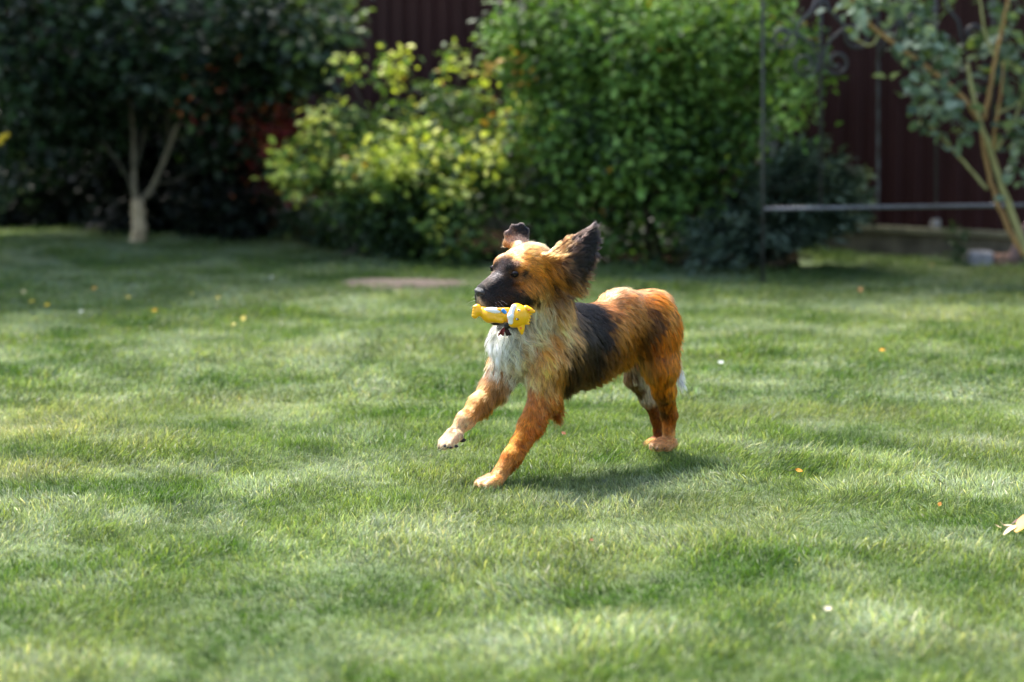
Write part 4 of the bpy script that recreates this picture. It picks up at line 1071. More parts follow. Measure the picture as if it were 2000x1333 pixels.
# the coat, read off the near side: x, y, colour, length in cm, flow dx, dy, lift, curl, mirrored on (b)ody or (h)ead
COAT = [
 # head
 (946,556,BLK,.5,.8,-.6,.1,0,'h'),(968,538,'#2b282b',.6,.6,-.8,.1,0,'h'),(982,515,'#3b3230',.8,.3,-1,.15,0,None),(986,498,'#5c4738',.9,.3,-1,.15,0,None),(976,492,'#b8906a',.9,.2,-1,.15,0,None),(970,502,'#b08560',.9,.2,-1,.15,0,None),(962,513,'#a8805a',.8,.2,-1,.15,0,None),(998,494,'#b98552',1.0,.6,-.8,.2,0,None),(1010,500,'#c08a50',1.1,.8,-.5,.2,0,None),
 (990,484,'#b98a5e',1.1,.6,-.8,.2,0,'h'),(1012,474,'#ecd2ae',1.4,.9,-.4,.2,0,'h'),(1040,474,'#f2dcba',2.0,1,0,.3,0,'h'),(1062,486,'#e6c292',2.4,1,.2,.3,0,'h'),  # top of the head brightened, sunlight put into the hair colour
 (1006,494,'#c48c52',1.2,.8,-.4,.2,0,'h'),(1030,500,'#c58a4c',1.6,1,0,.2,0,'h'),(1050,508,'#bf8144',1.8,1,.2,.2,0,'h'),
 (994,510,'#2a1d18',.8,.6,-.7,.2,0,None),(1006,517,'#33211a',.9,.9,-.2,.2,0,None),(994,521,BLK,.6,.6,-.6,.15,0,None),(965,521,'#1e1512',.6,.2,-.8,.15,0,None),(975,484,'#c89c70',1.0,.4,-1,.2,0,None),(982,482,'#8d6d52',1.0,.4,-1,.2,0,None),(1000,484,'#cf9c66',1.2,.7,-.5,.2,0,None),(1018,488,'#d09a60',1.4,.9,-.3,.2,0,None),(1040,490,'#d6a46c',1.8,1,-.1,.2,0,None),(1022,508,'#c5894c',1.2,1,-.2,.2,0,None),(1036,518,'#c4864a',1.4,1,.1,.2,0,None),(1050,522,'#bf7f42',1.8,1,.3,.2,0,None),(1020,521,'#bb7c42',1.1,1,.0,.2,0,'h'),
 (1040,528,'#b9783a',1.7,1,.3,.2,0,'h'),(1026,535,'#3a2619',.9,1,.2,.15,0,'h'),(1040,542,'#8d5a2c',1.5,.8,.6,.2,0,'h'),(1055,535,'#b9763a',2.0,.8,.6,.2,0,'h'),
 (1016,545,'#7a5230',.9,.7,.5,.15,0,'h'),(1008,553,'#4e3420',.8,.7,.5,.12,0,None),(1026,552,'#9a6a3c',1.2,.7,.6,.2,0,None),(1030,558,'#96673a',1.3,.7,.7,.2,0,'h'),(1038,568,'#96693a',1.7,.6,.8,.2,0,'h'),(996,553,BLK,.6,.7,.3,.1,0,'h'),
 (980,556,BLK,.6,.8,.1,.1,0,'h'),(962,566,BLK,.6,.8,.2,.1,0,'h'),(985,578,BLK,.8,.8,.4,.15,0,'h'),(1006,580,BLK,1.0,.8,.5,.15,0,'h'),(1024,580,'#1c1716',1.3,.7,.7,.2,0,'h'),
 (965,588,BLK,.7,.7,.4,.1,0,'h'),(945,582,'#26242a',.6,.5,.5,.1,0,'h'),(934,586,'#a9a5a5',.7,-.2,.7,.2,0,'h'),(1030,592,BLK,1.4,.6,.8,.2,0,'h'),
 (1045,585,'#2a1d18',2.2,.4,.9,.25,0,'h'),(1052,565,'#9c6c3c',2.6,.5,.8,.25,0,'h'),(1056,590,'#cdb084',3.2,.3,.9,.3,.3,'h'),(1062,612,'#e6d4b4',4.0,.1,1,.35,.5,'h'),
 (1060,632,'#e0cfae',4.0,.1,1,.35,.6,'h'),(975,634,BLK,.7,.7,.1,.1,0,'h'),(955,632,'#1d1a1c',.5,.7,.1,.1,0,'h'),(1000,628,BLK,.9,.7,.3,.1,0,'h'),
 (1066,545,'#9a6434',3.0,.6,.6,.3,0,'h'),
 # near ear, outer side
 (1076,500,'#b07c48',2.6,1,-.5,.15,.1,None),(1090,486,'#8a5a34',2.8,1,-.6,.15,.1,None),(1104,474,'#6a442c',2.6,1,-.8,.15,.1,None),(1120,464,'#3a261d',2.6,1,-.7,.15,.1,None),(1140,452,'#1c1514',3.0,.9,-.7,.2,.2,None),(1158,444,'#120f10',3.0,.8,-.9,.25,.2,None),
 (1090,506,'#7c5230',3.0,1,-.4,.15,.1,None),(1112,492,'#3a261d',3.2,1,-.5,.15,.1,None),(1134,480,'#171213',3.2,1,-.5,.2,.2,None),(1156,468,'#120f10',3.4,1,-.2,.3,.4,None),(1152,490,'#120f10',3.4,1,0,.3,.5,None),
 (1078,524,'#a06a34',3.4,.9,.2,.2,.2,None),(1096,524,'#4a2e1c',3.6,1,-.1,.2,.2,None),(1120,516,'#17120f',3.6,1,-.2,.2,.2,None),(1144,510,'#15110f',3.6,1,.2,.3,.5,None),(1088,546,'#9a642f',4.2,.9,.5,.3,.4,None),
 (1106,542,'#33200f',4.2,1,.3,.25,.3,None),(1128,538,'#1e1510',4.0,1,.4,.3,.5,None),(1084,570,'#5a381e',4.6,.7,.7,.35,.5,None),(1102,566,'#3a2414',4.8,.9,.6,.35,.6,None),(1116,562,'#8a5f34',5.0,1,.5,.45,.9,None),
 # far ear
 (1000,468,'#b08a74',.6,.1,-1,.1,0,None),(1018,470,'#c8a490',.6,.1,-1,.1,0,None),(996,455,'#5a4d4c',.5,.3,-1,.15,0,None),(1012,448,'#1e1a1e',.5,.6,-.8,.12,0,None),(1026,450,'#151216',.8,1,-.1,.2,.1,None),
 # neck, ruff and chest
 (1082,600,'#6d4a2c',5.0,.5,.8,.35,.2,'b'),(1085,625,'#cfaa78',5.0,.6,.8,.35,.3,'b'),(1105,610,'#bb9468',5.0,.8,.6,.3,.1,'b'),(1100,640,'#d2ad7c',5.2,.6,.8,.35,.4,'b'),
 (1078,650,'#9a6a3c',5.2,.5,.8,.4,.5,'b'),(1050,655,'#c9ae84',5.6,.9,.5,.5,.7,'b'),(1020,655,'#d6c6a8',5.5,.7,.8,.5,.8,'b'),(990,655,'#f6e8d4',4.8,.1,1,.45,.6,'b'),
 (962,650,WHT,3.6,-.3,1,.35,.2,None),(955,690,WHT,3.8,-.2,1,.35,.2,None),(975,680,'#fff2dc',5.0,.2,1,.45,.7,None),(1000,690,'#f2e2c6',5.4,.3,1,.5,.9,None),
 (1025,690,'#cdb58e',5.4,.4,.9,.45,.8,None),(975,712,'#f6e8d4',5.0,.1,1,.45,.8,None),(1000,722,'#eeddc4',5.6,.1,1,.5,.9,None),(1022,722,'#cdbda2',5.4,0,1,.5,.9,None),
 (1010,742,'#d6cab6',5.0,0,1,.4,.7,None),
 (1045,685,'#ad7a48',3.8,.5,.9,.3,.4,'b'),(1065,690,'#c6904f',4.2,.5,.9,.3,.3,'b'),(1085,690,'#c9935a',4.6,.4,.9,.35,.3,'b'),(1045,715,'#bf9a6a',3.6,.2,1,.35,.7,'b'),
 (1070,722,'#cc9c60',4.0,.3,1,.3,.4,'b'),(1042,745,'#cbb08a',3.4,.1,1,.35,.8,None),(1068,755,'#bc935e',3.8,.2,1,.3,.4,'b'),(1092,735,'#8e5c2c',4.2,.2,1,.3,.2,'b'),
 # black saddle and sides
 (1130,598,'#17120f',3.6,.9,.4,.15,0,'b'),(1160,602,'#15110f',3.6,.9,.5,.15,0,'b'),(1182,622,'#17120f',3.8,.7,.8,.2,0,'b'),(1150,625,'#1e1815',4.0,.7,.7,.2,0,'b'),
 (1128,632,'#4a3930',4.4,.6,.8,.3,.1,'b'),(1122,655,'#a87f54',4.8,.5,.9,.35,.3,'b'),(1145,655,'#2b2420',4.6,.5,.9,.3,.2,'b'),(1165,650,'#2f2722',4.4,.5,.9,.3,.1,'b'),
 (1180,660,'#121014',4.4,.4,1,.25,0,'b'),(1115,680,'#5f4226',4.8,.3,1,.3,.2,'b'),(1140,682,'#2b1c12',5.0,.3,1,.25,.1,'b'),(1168,686,'#1a120e',5.0,.3,1,.25,.1,'b'),
 (1112,712,'#3a2413',5.2,.2,1,.25,.1,'b'),(1135,715,'#3a2412',5.4,.3,1,.25,.1,'b'),(1165,715,'#33200f',5.4,.4,1,.25,.1,'b'),(1190,700,'#4a2e16',5.2,.4,1,.25,.1,'b'),
 (1110,750,'#22150c',5.0,.3,1,.2,.1,'b'),(1135,745,'#3a2411',5.2,.5,.9,.25,.1,'b'),(1165,740,'#452b14',5.2,.6,.9,.3,.1,'b'),(1195,728,'#86572a',5.2,.6,.8,.3,.1,'b'),
 (1200,680,'#5f3a1c',5.0,.4,1,.25,.1,'b'),(1205,650,'#8c5a2e',4.6,.5,.9,.25,0,'b'),(1205,620,'#9e693a',4.2,.7,.7,.2,0,'b'),(1195,590,'#b5835a',3.6,1,.2,.2,0,'b'),
 (1225,700,'#8a5a2a',4.8,.5,.8,.3,.1,'b'),(1225,670,'#7c4b22',4.6,.5,.9,.25,0,'b'),
 # rump and thigh
 (1210,562,'#dcb590',3.0,.9,-.2,.35,0,'b'),(1240,566,'#d9a880',3.0,1,.1,.3,0,'b'),(1270,566,'#d6a070',3.0,1,.2,.3,0,'b'),(1230,590,'#b4784a',3.8,.9,.4,.2,0,'b'),  # rump top paler, backlit sheen put into the hair colour
 (1260,590,'#ae6f3e',3.8,.9,.5,.2,0,'b'),(1290,590,'#bb7336',3.8,.7,.8,.25,0,'b'),(1238,620,'#a56c3c',4.2,.8,.6,.2,0,'b'),(1275,615,'#6b3e1f',4.2,.7,.8,.2,0,'b'),
 (1258,636,'#8a5a30',4.4,.7,.7,.25,0,'b'),(1282,635,'#3a1f10',4.4,.5,.9,.2,0,'b'),(1265,655,'#45260f',4.6,.4,1,.2,0,'b'),(1245,655,'#8a552a',4.6,.5,.9,.25,0,'b'),
 (1305,620,'#b5753f',4.4,.5,.9,.3,0,'b'),(1318,650,'#b0622a',5.2,.3,1,.35,0,'b'),(1300,655,'#9c5a2c',4.6,.3,1,.2,0,'b'),(1280,680,'#7f4319',4.6,.3,1,.2,0,'b'),
 (1258,685,'#5c3416',4.6,.4,1,.2,0,'b'),(1305,690,'#a8602c',4.6,.1,1,.25,0,None),(1322,690,'#b4642a',5.0,.1,1,.3,0,None),(1285,715,'#a1602a',4.2,.4,1,.25,0,None),
 (1265,720,'#8a5a2c',4.0,.5,.8,.3,0,None),(1310,725,'#b2672c',4.2,0,1,.25,0,None),(1290,745,'#a8642c',3.2,.2,1,.25,0,None),(1312,755,'#b56e2f',3.0,0,1,.3,0,None),
 (1285,765,'#8f5524',2.4,.1,1,.2,0,None),(1300,785,'#5e3716',2.0,0,1,.2,0,None),(1314,790,'#9c5a26',2.4,.1,1,.3,0,None),(1298,812,'#4e2c14',1.6,0,1,.15,0,None),
 (1314,815,'#8a4a20',2.2,.2,1,.3,0,None),(1302,835,'#a8663c',1.4,0,1,.15,0,None),(1300,855,'#a87850',1.1,-.3,1,.15,0,None),(1316,852,'#c48a58',1.6,.2,1,.3,0,None),(1290,868,'#b08258',.9,-.7,.7,.15,0,None),
 (1256,742,'#d2c6b4',2.4,.4,1,.2,0,None),(1266,765,'#cfc2b0',2.0,.4,1,.2,0,None),(1235,742,'#5a3a1a',3.0,.5,.9,.2,0,None),(1250,765,'#4a2f16',2.2,.6,.9,.2,0,None),(1280,810,'#5e3317',1.6,.2,1,.15,0,None),(1284,835,'#6b3a1a',1.3,0,1,.15,0,None),
 # near foreleg
 (1045,770,'#a8673c',1.72,.2,1,.2,0,None),(1068,780,'#ab6c3a',2.18,.4,1,.25,0,None),(1085,785,'#9a5a2c',3.40,.7,.8,.3,0,None),(1050,800,'#b3703f',1.48,.4,1,.2,0,None),
 (1078,808,'#8a4218',3.60,1,.5,.3,0,None),(1035,820,'#b16a36',1.33,-.2,1,.2,0,None),(1060,825,'#a25627',1.87,.7,.8,.25,0,None),(1020,850,'#b0672f',1.25,-.4,1,.2,0,None),
 (1042,850,'#9c5222',1.87,.6,.8,.25,0,None),(1005,880,'#b67038',1.09,-.4,1,.15,0,None),(1022,880,'#96501f',1.72,.7,.8,.25,0,None),(990,905,'#bd7c46',0.94,-.5,.9,.15,0,None),
 (1008,910,'#8a4c22',1.56,.6,.8,.3,0,None),(970,930,'#cd9764',0.78,-.7,.7,.12,0,None),(988,938,'#c08a58',0.86,-.3,1,.15,0,None),(945,942,'#c79c72',0.62,-1,.4,.1,0,None),(930,947,'#c9a27a',0.55,-1,.4,.1,0,None),
 # far foreleg
 (975,735,'#a97e54',2.2,-.1,1,.2,0,None),(952,740,'#c49a6c',2.0,-.4,1,.2,0,None),(945,765,'#c08a55',1.8,-.5,.9,.2,0,None),(968,770,'#8a6238',2.4,0,1,.25,0,None),
 (930,785,'#bc824c',1.6,-.6,.8,.2,0,None),(950,795,'#7d5228',2.6,.2,1,.3,0,None),(915,805,'#c08a58',1.3,-.6,.8,.15,0,None),(905,822,'#d3a880',1.1,-.5,.9,.12,0,None),
 (885,845,'#cfae8e',.9,-.7,.7,.1,0,None),(870,858,'#d2b89c',.7,-.8,.6,.1,0,None),(895,855,'#cfae90',.9,-.3,1,.1,0,None),
]
def lin(h):
    c = np.array(srgb(h)); m = c.mean()
    k = 1.12 + .30 * min(1, max(0, (m - .03) / .12)) * (m < .5)
    if .03 < m < .5: c = c * np.array([1.03, .93, .84])      # redder gold in the tan coat
    return np.clip((m + (c - m) * 1.14) * k, .003, .93)
CPOS, CCOL, CLEN, CDIR, CLIFT, CCURL = [], [], [], [], [], []
for px, py, col, ln, dx, dy, lift, curl, mir in COAT:
    p = hit(px, py); n = grad(p[None])[0]
    if mir == 'b' and px > 1110 and 0 < dx < .65: dx += .28
    v = np.array([dx, 0.0, -dy]); v = v / np.linalg.norm(v)
    if mir == 'b' or mir is None:       # hair on the trunk runs backwards as it runs right in the picture
        v = v + np.array([0, .55 * max(0, dx), 0])
    t = v - n * (v @ n); t /= max(np.linalg.norm(t), 1e-6)
    items = [(p, t)]
    c, l = (T2, B_LEFT) if mir == 'b' else (HO, H_L)
    if mir and (p - c) @ l > .012:
        items.append((p - 2 * l * ((p - c) @ l), t - 2 * l * (t @ l)))
    for q, t in items:
        CPOS.append(q); CCOL.append(lin(col)); CLEN.append(ln / 100 * (.8 if px > 1120 else 1)); CDIR.append(t); CLIFT.append(lift * (.75 if mir == 'b' and curl < .3 else 1)); CCURL.append(curl)
# both sides of the ears' far face and the tail
def extra(p, col, ln, d, lift=.2, curl=0):
    CPOS.append(np.array(p)); CCOL.append(lin(col)); CLEN.append(ln / 100); CDIR.append(np.array(d, float)); CLIFT.append(lift); CCURL.append(curl)
for i, c in enumerate(('#bb6f34', '#b5692e', '#b0642c', '#b06a30', '#b8834c', '#b88a58', '#cdb08a', '#f2eee8', '#f4f0ea')):
    extra(TAIL[i], c, 2.6 + .14 * i, (.2 + .08 * i, .1, -1 + .04 * i), .2, .3)
CPOS, CCOL, CLEN, CDIR, CLIFT, CCURL = [np.array(a) for a in (CPOS, CCOL, CLEN, CDIR, CLIFT, CCURL)]

def coat(P, sharp=2.5):
    """colour, length, flow, lift, curl at places P"""
    out = [np.zeros((len(P), 3)), np.zeros(len(P)), np.zeros((len(P), 3)), np.zeros(len(P)), np.zeros(len(P))]
    for s in range(0, len(P), 20000):
        q = P[s:s + 20000]
        d2 = ((q[:, None, :] - CPOS[None]) ** 2).sum(-1) + 2.0e-5
        w2 = d2 ** -1.9; w2 /= w2.sum(1, keepdims=True)
        soft = np.minimum(((w2 @ CLEN) * .34), .012) ** 2           # longer coat: softer borders between the colours
        w = (d2 + soft[:, None]) ** -sharp; w /= w.sum(1, keepdims=True)
        out[0][s:s + 20000] = w @ CCOL; out[1][s:s + 20000] = w2 @ CLEN; out[2][s:s + 20000] = w2 @ CDIR
        out[3][s:s + 20000] = w2 @ CLIFT; out[4][s:s + 20000] = w2 @ CCURL
    return out

dog = empty('dog', DOG_O)
tag(dog, 'fluffy tan, black and white dog running with a yellow toy in its mouth', 'dog')
t = NT('dog_skin')
att = t.n('ShaderNodeAttribute', attribute_name='tint')
p = t.n('ShaderNodeBsdfPrincipled'); p.inputs['Roughness'].default_value = .75; p.inputs['Specular IOR Level'].default_value = .2
t.l(att.outputs['Color'], p.inputs['Base Color']); t.l(p.outputs[0], t.out.inputs[0])
M_SKIN = t.m
bc = coat(BV)[0]
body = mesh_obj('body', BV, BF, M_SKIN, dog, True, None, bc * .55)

# fur material: colour per strand point
t = NT('dog_fur')
att = t.n('ShaderNodeAttribute', attribute_name='fur_color')
hb = t.n('ShaderNodeBsdfHairPrincipled')
hb.model = 'CHIANG'; hb.parametrization = 'COLOR'
t.l(att.outputs['Color'], hb.inputs['Color'])
hb.inputs['Roughness'].default_value = .24
hb.inputs['Radial Roughness'].default_value = .6
hb.inputs['Random Roughness'].default_value = .2
pd = t.n('ShaderNodeBsdfDiffuse')
t.l(att.outputs['Color'], pd.inputs['Color'])
ms = t.n('ShaderNodeMixShader'); ms.inputs[0].default_value = .45
t.l(hb.outputs[0], ms.inputs[1]); t.l(pd.outputs[0], ms.inputs[2]); t.l(ms.outputs[0], t.out.inputs[0])
M_FUR = t.m

_fc = BV[BF].mean(1)
_l = coat(_fc)[1]
DENS = np.interp(_l, [.008, .02, .05], [3.2, 2.0, 1.0])

def make_fur(name, N, parent, mat, lenk=1.0, radius=.00036, seed=3, clump_n=11000, clump_k=.5, npt=7):
    rg = np.random.default_rng(seed)
    wgt = FA * DENS
    fi = rg.choice(len(BF), N, p=wgt / wgt.sum())
    u, v = rg.random((2, N)); q = BF[fi]
    def bil(A): return ((1 - u) * (1 - v))[:, None] * A[q[:, 0]] + (u * (1 - v))[:, None] * A[q[:, 1]] + (u * v)[:, None] * A[q[:, 2]] + ((1 - u) * v)[:, None] * A[q[:, 3]]
    P = bil(BV); Nn = bil(BN); Nn /= np.linalg.norm(Nn, axis=1, keepdims=True)
    ok = np.ones(N, bool)
    for e in EYES: ok &= ((P - e) ** 2).sum(1) > .0125 ** 2
    ok &= ((P - NOSE_C) ** 2).sum(1) > .0215 ** 2
    P, Nn = P[ok], Nn[ok]; N = len(P)
    # clumps
    cidx = rg.choice(N, clump_n, replace=False)
    kt = kdtree.KDTree(clump_n)
    for i, c in enumerate(cidx): kt.insert(P[c], i)
    kt.balance()
    near = np.array([kt.find(p)[1] for p in P]); cid = cidx[near]
    crand = rg.normal(size=(clump_n, 8)); cr = crand[near]
    big = np.array([math.sin(31 * p[0] + 3 * math.sin(23 * p[2])) + math.sin(27 * p[2] + 19 * p[1] + 2) for p in P[cidx]])[near]
    # colour looked up from a place shifted by clump and by strand: streaky borders between the patches
    Pc = P + (cr[:, :3] * .0090 + rg.normal(size=(N, 3)) * .0028) * np.clip(coat(P)[1] / .03, .3, 1)[:, None]
    col = coat(Pc)[0]
    _, L, D, lift, curl = coat(P + cr[:, :3] * .003)
    L = L * lenk * np.clip(1 + .18 * cr[:, 3] + .12 * rg.normal(size=N), .45, 1.7)
    fly = rg.random(N) < .045; L = np.where(fly, L * 1.4, L)
    D = D + cr[:, 4:7] * .10 + rg.normal(size=(N, 3)) * .06
    D = D - Nn * (D * Nn).sum(1, keepdims=True); D /= np.maximum(np.linalg.norm(D, axis=1, keepdims=True), 1e-6)
    S = np.cross(Nn, D)
    ph = cr[:, 7] * 3.0; cs = np.sign(cr[:, 3])
    T = np.linspace(0, 1, npt)
    lift = np.clip(lift + .05 * cr[:, 5] + .12 * fly, .04, .8) + np.clip((.018 - L) * 14, 0, .2)
    pts = np.zeros((N, npt, 3)); pts[:, 0] = P - Nn * .0004
    ang = lift * 1.15                   # launch angle from the skin
    G = np.array([0, 0, -1.0])
    for k in range(1, npt):
        tt = T[k]
        a = ang * (1 - .75 * tt)
        d = D * np.cos(a)[:, None] + Nn * np.sin(a)[:, None]
        d = d + G * (tt * .35 * np.clip(L / .05, 0, 1))[:, None]
        w = np.sin(ph + tt * (3.5 + curl * 5) + big) * curl * 1.1 + np.sin(ph * 2 + tt * 4 + big) * .16
        d = d + S * w[:, None] + Nn * (np.cos(ph + tt * (3.5 + curl * 5)) * curl * .35)[:, None]
        d /= np.linalg.norm(d, axis=1, keepdims=True)
        pts[:, k] = pts[:, k - 1] + d * (L / (npt - 1))[:, None]
    # draw each strand towards its clump's own strand
    ck = clump_k * np.where(fly, .2, 1) * np.clip((L - .008) / .03, 0, 1)
    off = pts[cid] - pts
    lim = np.linalg.norm(off[:, 0], axis=1)
    ck = np.where(lim > .03, 0, ck)
    for k in range(1, npt):
        f = (T[k] ** .9) * ck * .85
        pts[:, k] += off[:, k] * f[:, None]
    root = P
    # keep strands outside the skin
    for k in (2, 4, npt - 1):
        pass
    colv = np.repeat(col[:, None, :], npt, 1)
    k2 = rg.choice(N, 2600, replace=False); kt2 = kdtree.KDTree(2600)
    for i, c in enumerate(k2): kt2.insert(P[c] * (1, 1, .8), i)
    kt2.balance(); lock = rg.normal(size=2600)[np.array([kt2.find(q)[1] for q in Pc * (1, 1, .8)])] * np.clip(L / .03, .2, 1)
    val = np.clip(1 + .24 * lock + .28 * cr[:, 0] + .18 * rg.normal(size=N), .35, 2.1)
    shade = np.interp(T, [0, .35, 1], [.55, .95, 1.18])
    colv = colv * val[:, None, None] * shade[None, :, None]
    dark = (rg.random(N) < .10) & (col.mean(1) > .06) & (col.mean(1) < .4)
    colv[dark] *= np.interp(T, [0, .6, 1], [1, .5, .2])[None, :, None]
    rad = radius * np.interp(T, [0, .15, .6, 1], [.9, 1, .8, .12])[None, :] * np.clip(.75 + .35 * rg.random(N), .5, 1.2)[:, None] * np.clip(.6 + L / .06, .6, 1.1)[:, None] * np.where(fly, .6, 1)[:, None]
    return pts, rad, colv

def curves_obj(name, pts, rad, col, mat, parent):
    N, k, _ = pts.shape
    cu = bpy.data.hair_curves.new(name)
    cu.add_curves([k] * N)
    o0 = np.array(wloc(parent))
    cu.attributes['position'].data.foreach_set('vector', (pts - o0).astype(np.float32).ravel())
    ra = cu.attributes.get('radius') or cu.attributes.new('radius', 'FLOAT', 'POINT')
    ra.data.foreach_set('value', rad.astype(np.float32).ravel())
    ca = cu.attributes.new('fur_color', 'FLOAT_COLOR', 'POINT')
    c = np.ones((N, k, 4), np.float32); c[..., :3] = np.clip(col, 0.004, .93)
    ca.data.foreach_set('color', c.ravel())
    cu.materials.append(mat)
    o = bpy.data.objects.new(name, cu); COL.objects.link(o); o.parent = parent
    return o
FUR_N = 200000
pts, rad, colv = make_fur('fur', FUR_N, body, M_FUR)
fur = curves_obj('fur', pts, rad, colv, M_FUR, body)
fur['kind'] = 'stuff'
# eyes, nose, whiskers, paw pads, collar: parts of the dog
def glossy(name, col, rough, spec=.5, coat_=0.0):
    m = simple_mat(name, col, rough, spec=spec)
    p = [n for n in m.node_tree.nodes if n.type == 'BSDF_PRINCIPLED'][0]
    p.inputs['Coat Weight'].default_value = coat_; p.inputs['Coat Roughness'].default_value = .05
    return m
M_EYE = glossy('eye_brown', (.014, .006, .004), .25, .35, .12)
M_PUP = glossy('pupil_black', (.002, .002, .002), .2, .35, .12)
M_NOSE = simple_mat('nose_leather', (.012, .011, .012), .34, 900, .3, .35, spec=.6)
M_LID = simple_mat('eyelid', (.004, .003, .003), .85, spec=.1)
for s_, e in zip((1, -1), EYES):
    b = MB(); b.ball(e, .0108, 16, 12)
    eye = b.build('eye', M_EYE, dog)
    od = (H_F * .80 + H_L * s_ * .60); od /= np.linalg.norm(od)
    b = MB(); b.ball(e + od * .0060, .0060, 12, 8); b.build('pupil', M_PUP, eye)
    # lids: two thick arcs round the almond-shaped opening
    side = np.cross(H_U, od); side /= np.linalg.norm(side); upv = np.cross(od, side)
    for nm, k, hgt in (('upper_eyelid', 1, .0042), ('lower_eyelid', -1, .0058)):
        arc = []
        for i in range(9):
            a = -1 + 2 * i / 8
            x = a * .0118; y = k * hgt * math.sqrt(max(0, 1 - a * a))
            z = math.sqrt(max(.0118 ** 2 - (x * .9) ** 2 - y * y, 0)) - .0004
            arc.append(e + side * x + upv * y + od * z)
        b = MB(); b.tube(arc, [.0012, .0018, .0022, .0024, .0025, .0024, .0022, .0018, .0012], 7); b.build(nm, M_LID, eye)
NP = []
_save = PRIMS; PRIMS = NP
ell(hp(.188, 0, -.008), MH, (.016, .0185, .0135), .006)
for s_ in (-1, 1):
    ell(hp(.190, s_ * .0095, -.011), MH, (.0125, .0115, .0105), .006)
ell(hp(.192, 0, -.020), MH, (.009, .006, .008), .006)
for s_ in (-1, 1):
    cone(hp(.206, s_ * .0085, -.010), hp(.196, s_ * .0165, -.0125), .0036, .0026, .003, -1)
cone(hp(.207, 0, -.006), hp(.205, 0, -.028), .0011, .0011, .002, -1)
PRIMS = _save
nv, nf = surface_nets(NP, hp(.19, 0, -.01) - .045, hp(.19, 0, -.01) + .045, .0011)
mesh_obj('nose', nv, nf, M_NOSE, dog)
# pads of the lifted forepaw
M_PAD = simple_mat('pad_leather', (.02, .017, .018), .6, 700, .3, .4)
b = MB()
for c, r in ((at(903, 860, 7.300), (.011, .009, .007)),):
    b.ball(c, r)
b.build('paw_pad', M_PAD, dog)
for c in (at(870, 871, 7.272), at(880, 874, 7.264), at(891, 872, 7.27)):
    b = MB(); b.ball(c, (.0070, .0060, .0045), 10, 7); b.build('toe_pad', M_PAD, dog)
M_CLAW = simple_mat('claw_horn', (.03, .022, .018), .35)
for c, r_ in ((at(966, 934, 7.225), 1.28), (at(889, 845, 7.31), 1.18), (at(1303, 861, 7.82), 1.2)):
    lifted = c[2] > .1
    fw = np.array([-.62, -.35, -.45]) if lifted else np.array([-.80, -.45, -.10]) if c[1] < 7.5 else np.array([-.62, -.70, -.10])
    fw = fw / np.linalg.norm(fw); sd = np.array([.5, -.8, 0]); sd = sd - fw * (sd @ fw); sd /= np.linalg.norm(sd)
    for q, ln in ((-1.5, .030), (-.5, .041), (.5, .041), (1.5, .030)):
        a0 = c + sd * q * .0155 * r_ + fw * (ln * r_ + .007) + D_ * .011
        b = MB(); b.tube([a0, a0 + fw * .007 + D_ * .001, a0 + fw * .011 + D_ * .005], [.0028, .0022, .0006], 6); b.build('claw', M_CLAW, dog)
# tongue-dark mouth lining between the jaws
b = MB(); b.tube([hp(.02, 0, -.068), hp(.08, 0, -.078), hp(.125, 0, -.086)], [.024, .020, .010], 10); b.build('mouth_lining', simple_mat('mouth_dark', (.03, .008, .008), .5), dog)
# whiskers
M_WH = simple_mat('whisker', (.75, .72, .68), .4)
wp, wr, wc = [], [], []
for s_ in (-1, 1):
    for k in range(9):
        a = hp(.165 - .006 * (k % 3), s_ * .030, -.040 - .008 * (k // 3))
        d = H_L * s_ * (1.0) + H_F * (.35 - .25 * (k % 3)) + H_U * (.25 - .25 * (k // 3)); d /= np.linalg.norm(d)
        L_ = .030 + .006 * (k % 4)
        wp.append([a + d * L_ * t_ + np.array([0, 0, -1]) * L_ * .35 * t_ * t_ for t_ in np.linspace(0, 1, 6)])
wp = np.array(wp)
curves_obj('whiskers', wp, np.tile(np.linspace(.0004, .0001, 6), (len(wp), 1)), np.full((*wp.shape[:2], 3), .7), M_FUR, dog)
# collar buried in the ruff, with its red tassel in front
M_COL = simple_mat('collar_strap', (.012, .010, .011), .55, 300, .3, .3)
cb = at(1046, 622, 7.37); ring = []
ca = np.array([-.55, -.35, .35]); ca = ca / np.linalg.norm(ca)
cx_ = np.cross(ca, [0, 0, 1.0]); cx_ /= np.linalg.norm(cx_); cy_ = np.cross(cx_, ca)
for k in range(33):
    a = 2 * math.pi * k / 32
    ring.append(cb + cx_ * math.cos(a) * .073 + cy_ * math.sin(a) * .077)
b = MB()
for off in (-.006, 0, .006):
    b.tube([p_ + ca * off for p_ in ring], .006, 8, False)
col_o = b.build('collar', M_COL, dog)
M_TAS = simple_mat('tassel_red', (.22, .022, .02), .7, 400, .4, .3)
M_TAS2 = simple_mat('tassel_maroon', (.04, .008, .009), .7, 400, .4, .3)
tb = at(986, 640, 7.215)
b = MB(); b.tube([at(1010, 632, 7.22), at(998, 633, 7.215), tb], [.009, .010, .009], 8); b.build('tassel_strap', M_COL, col_o)
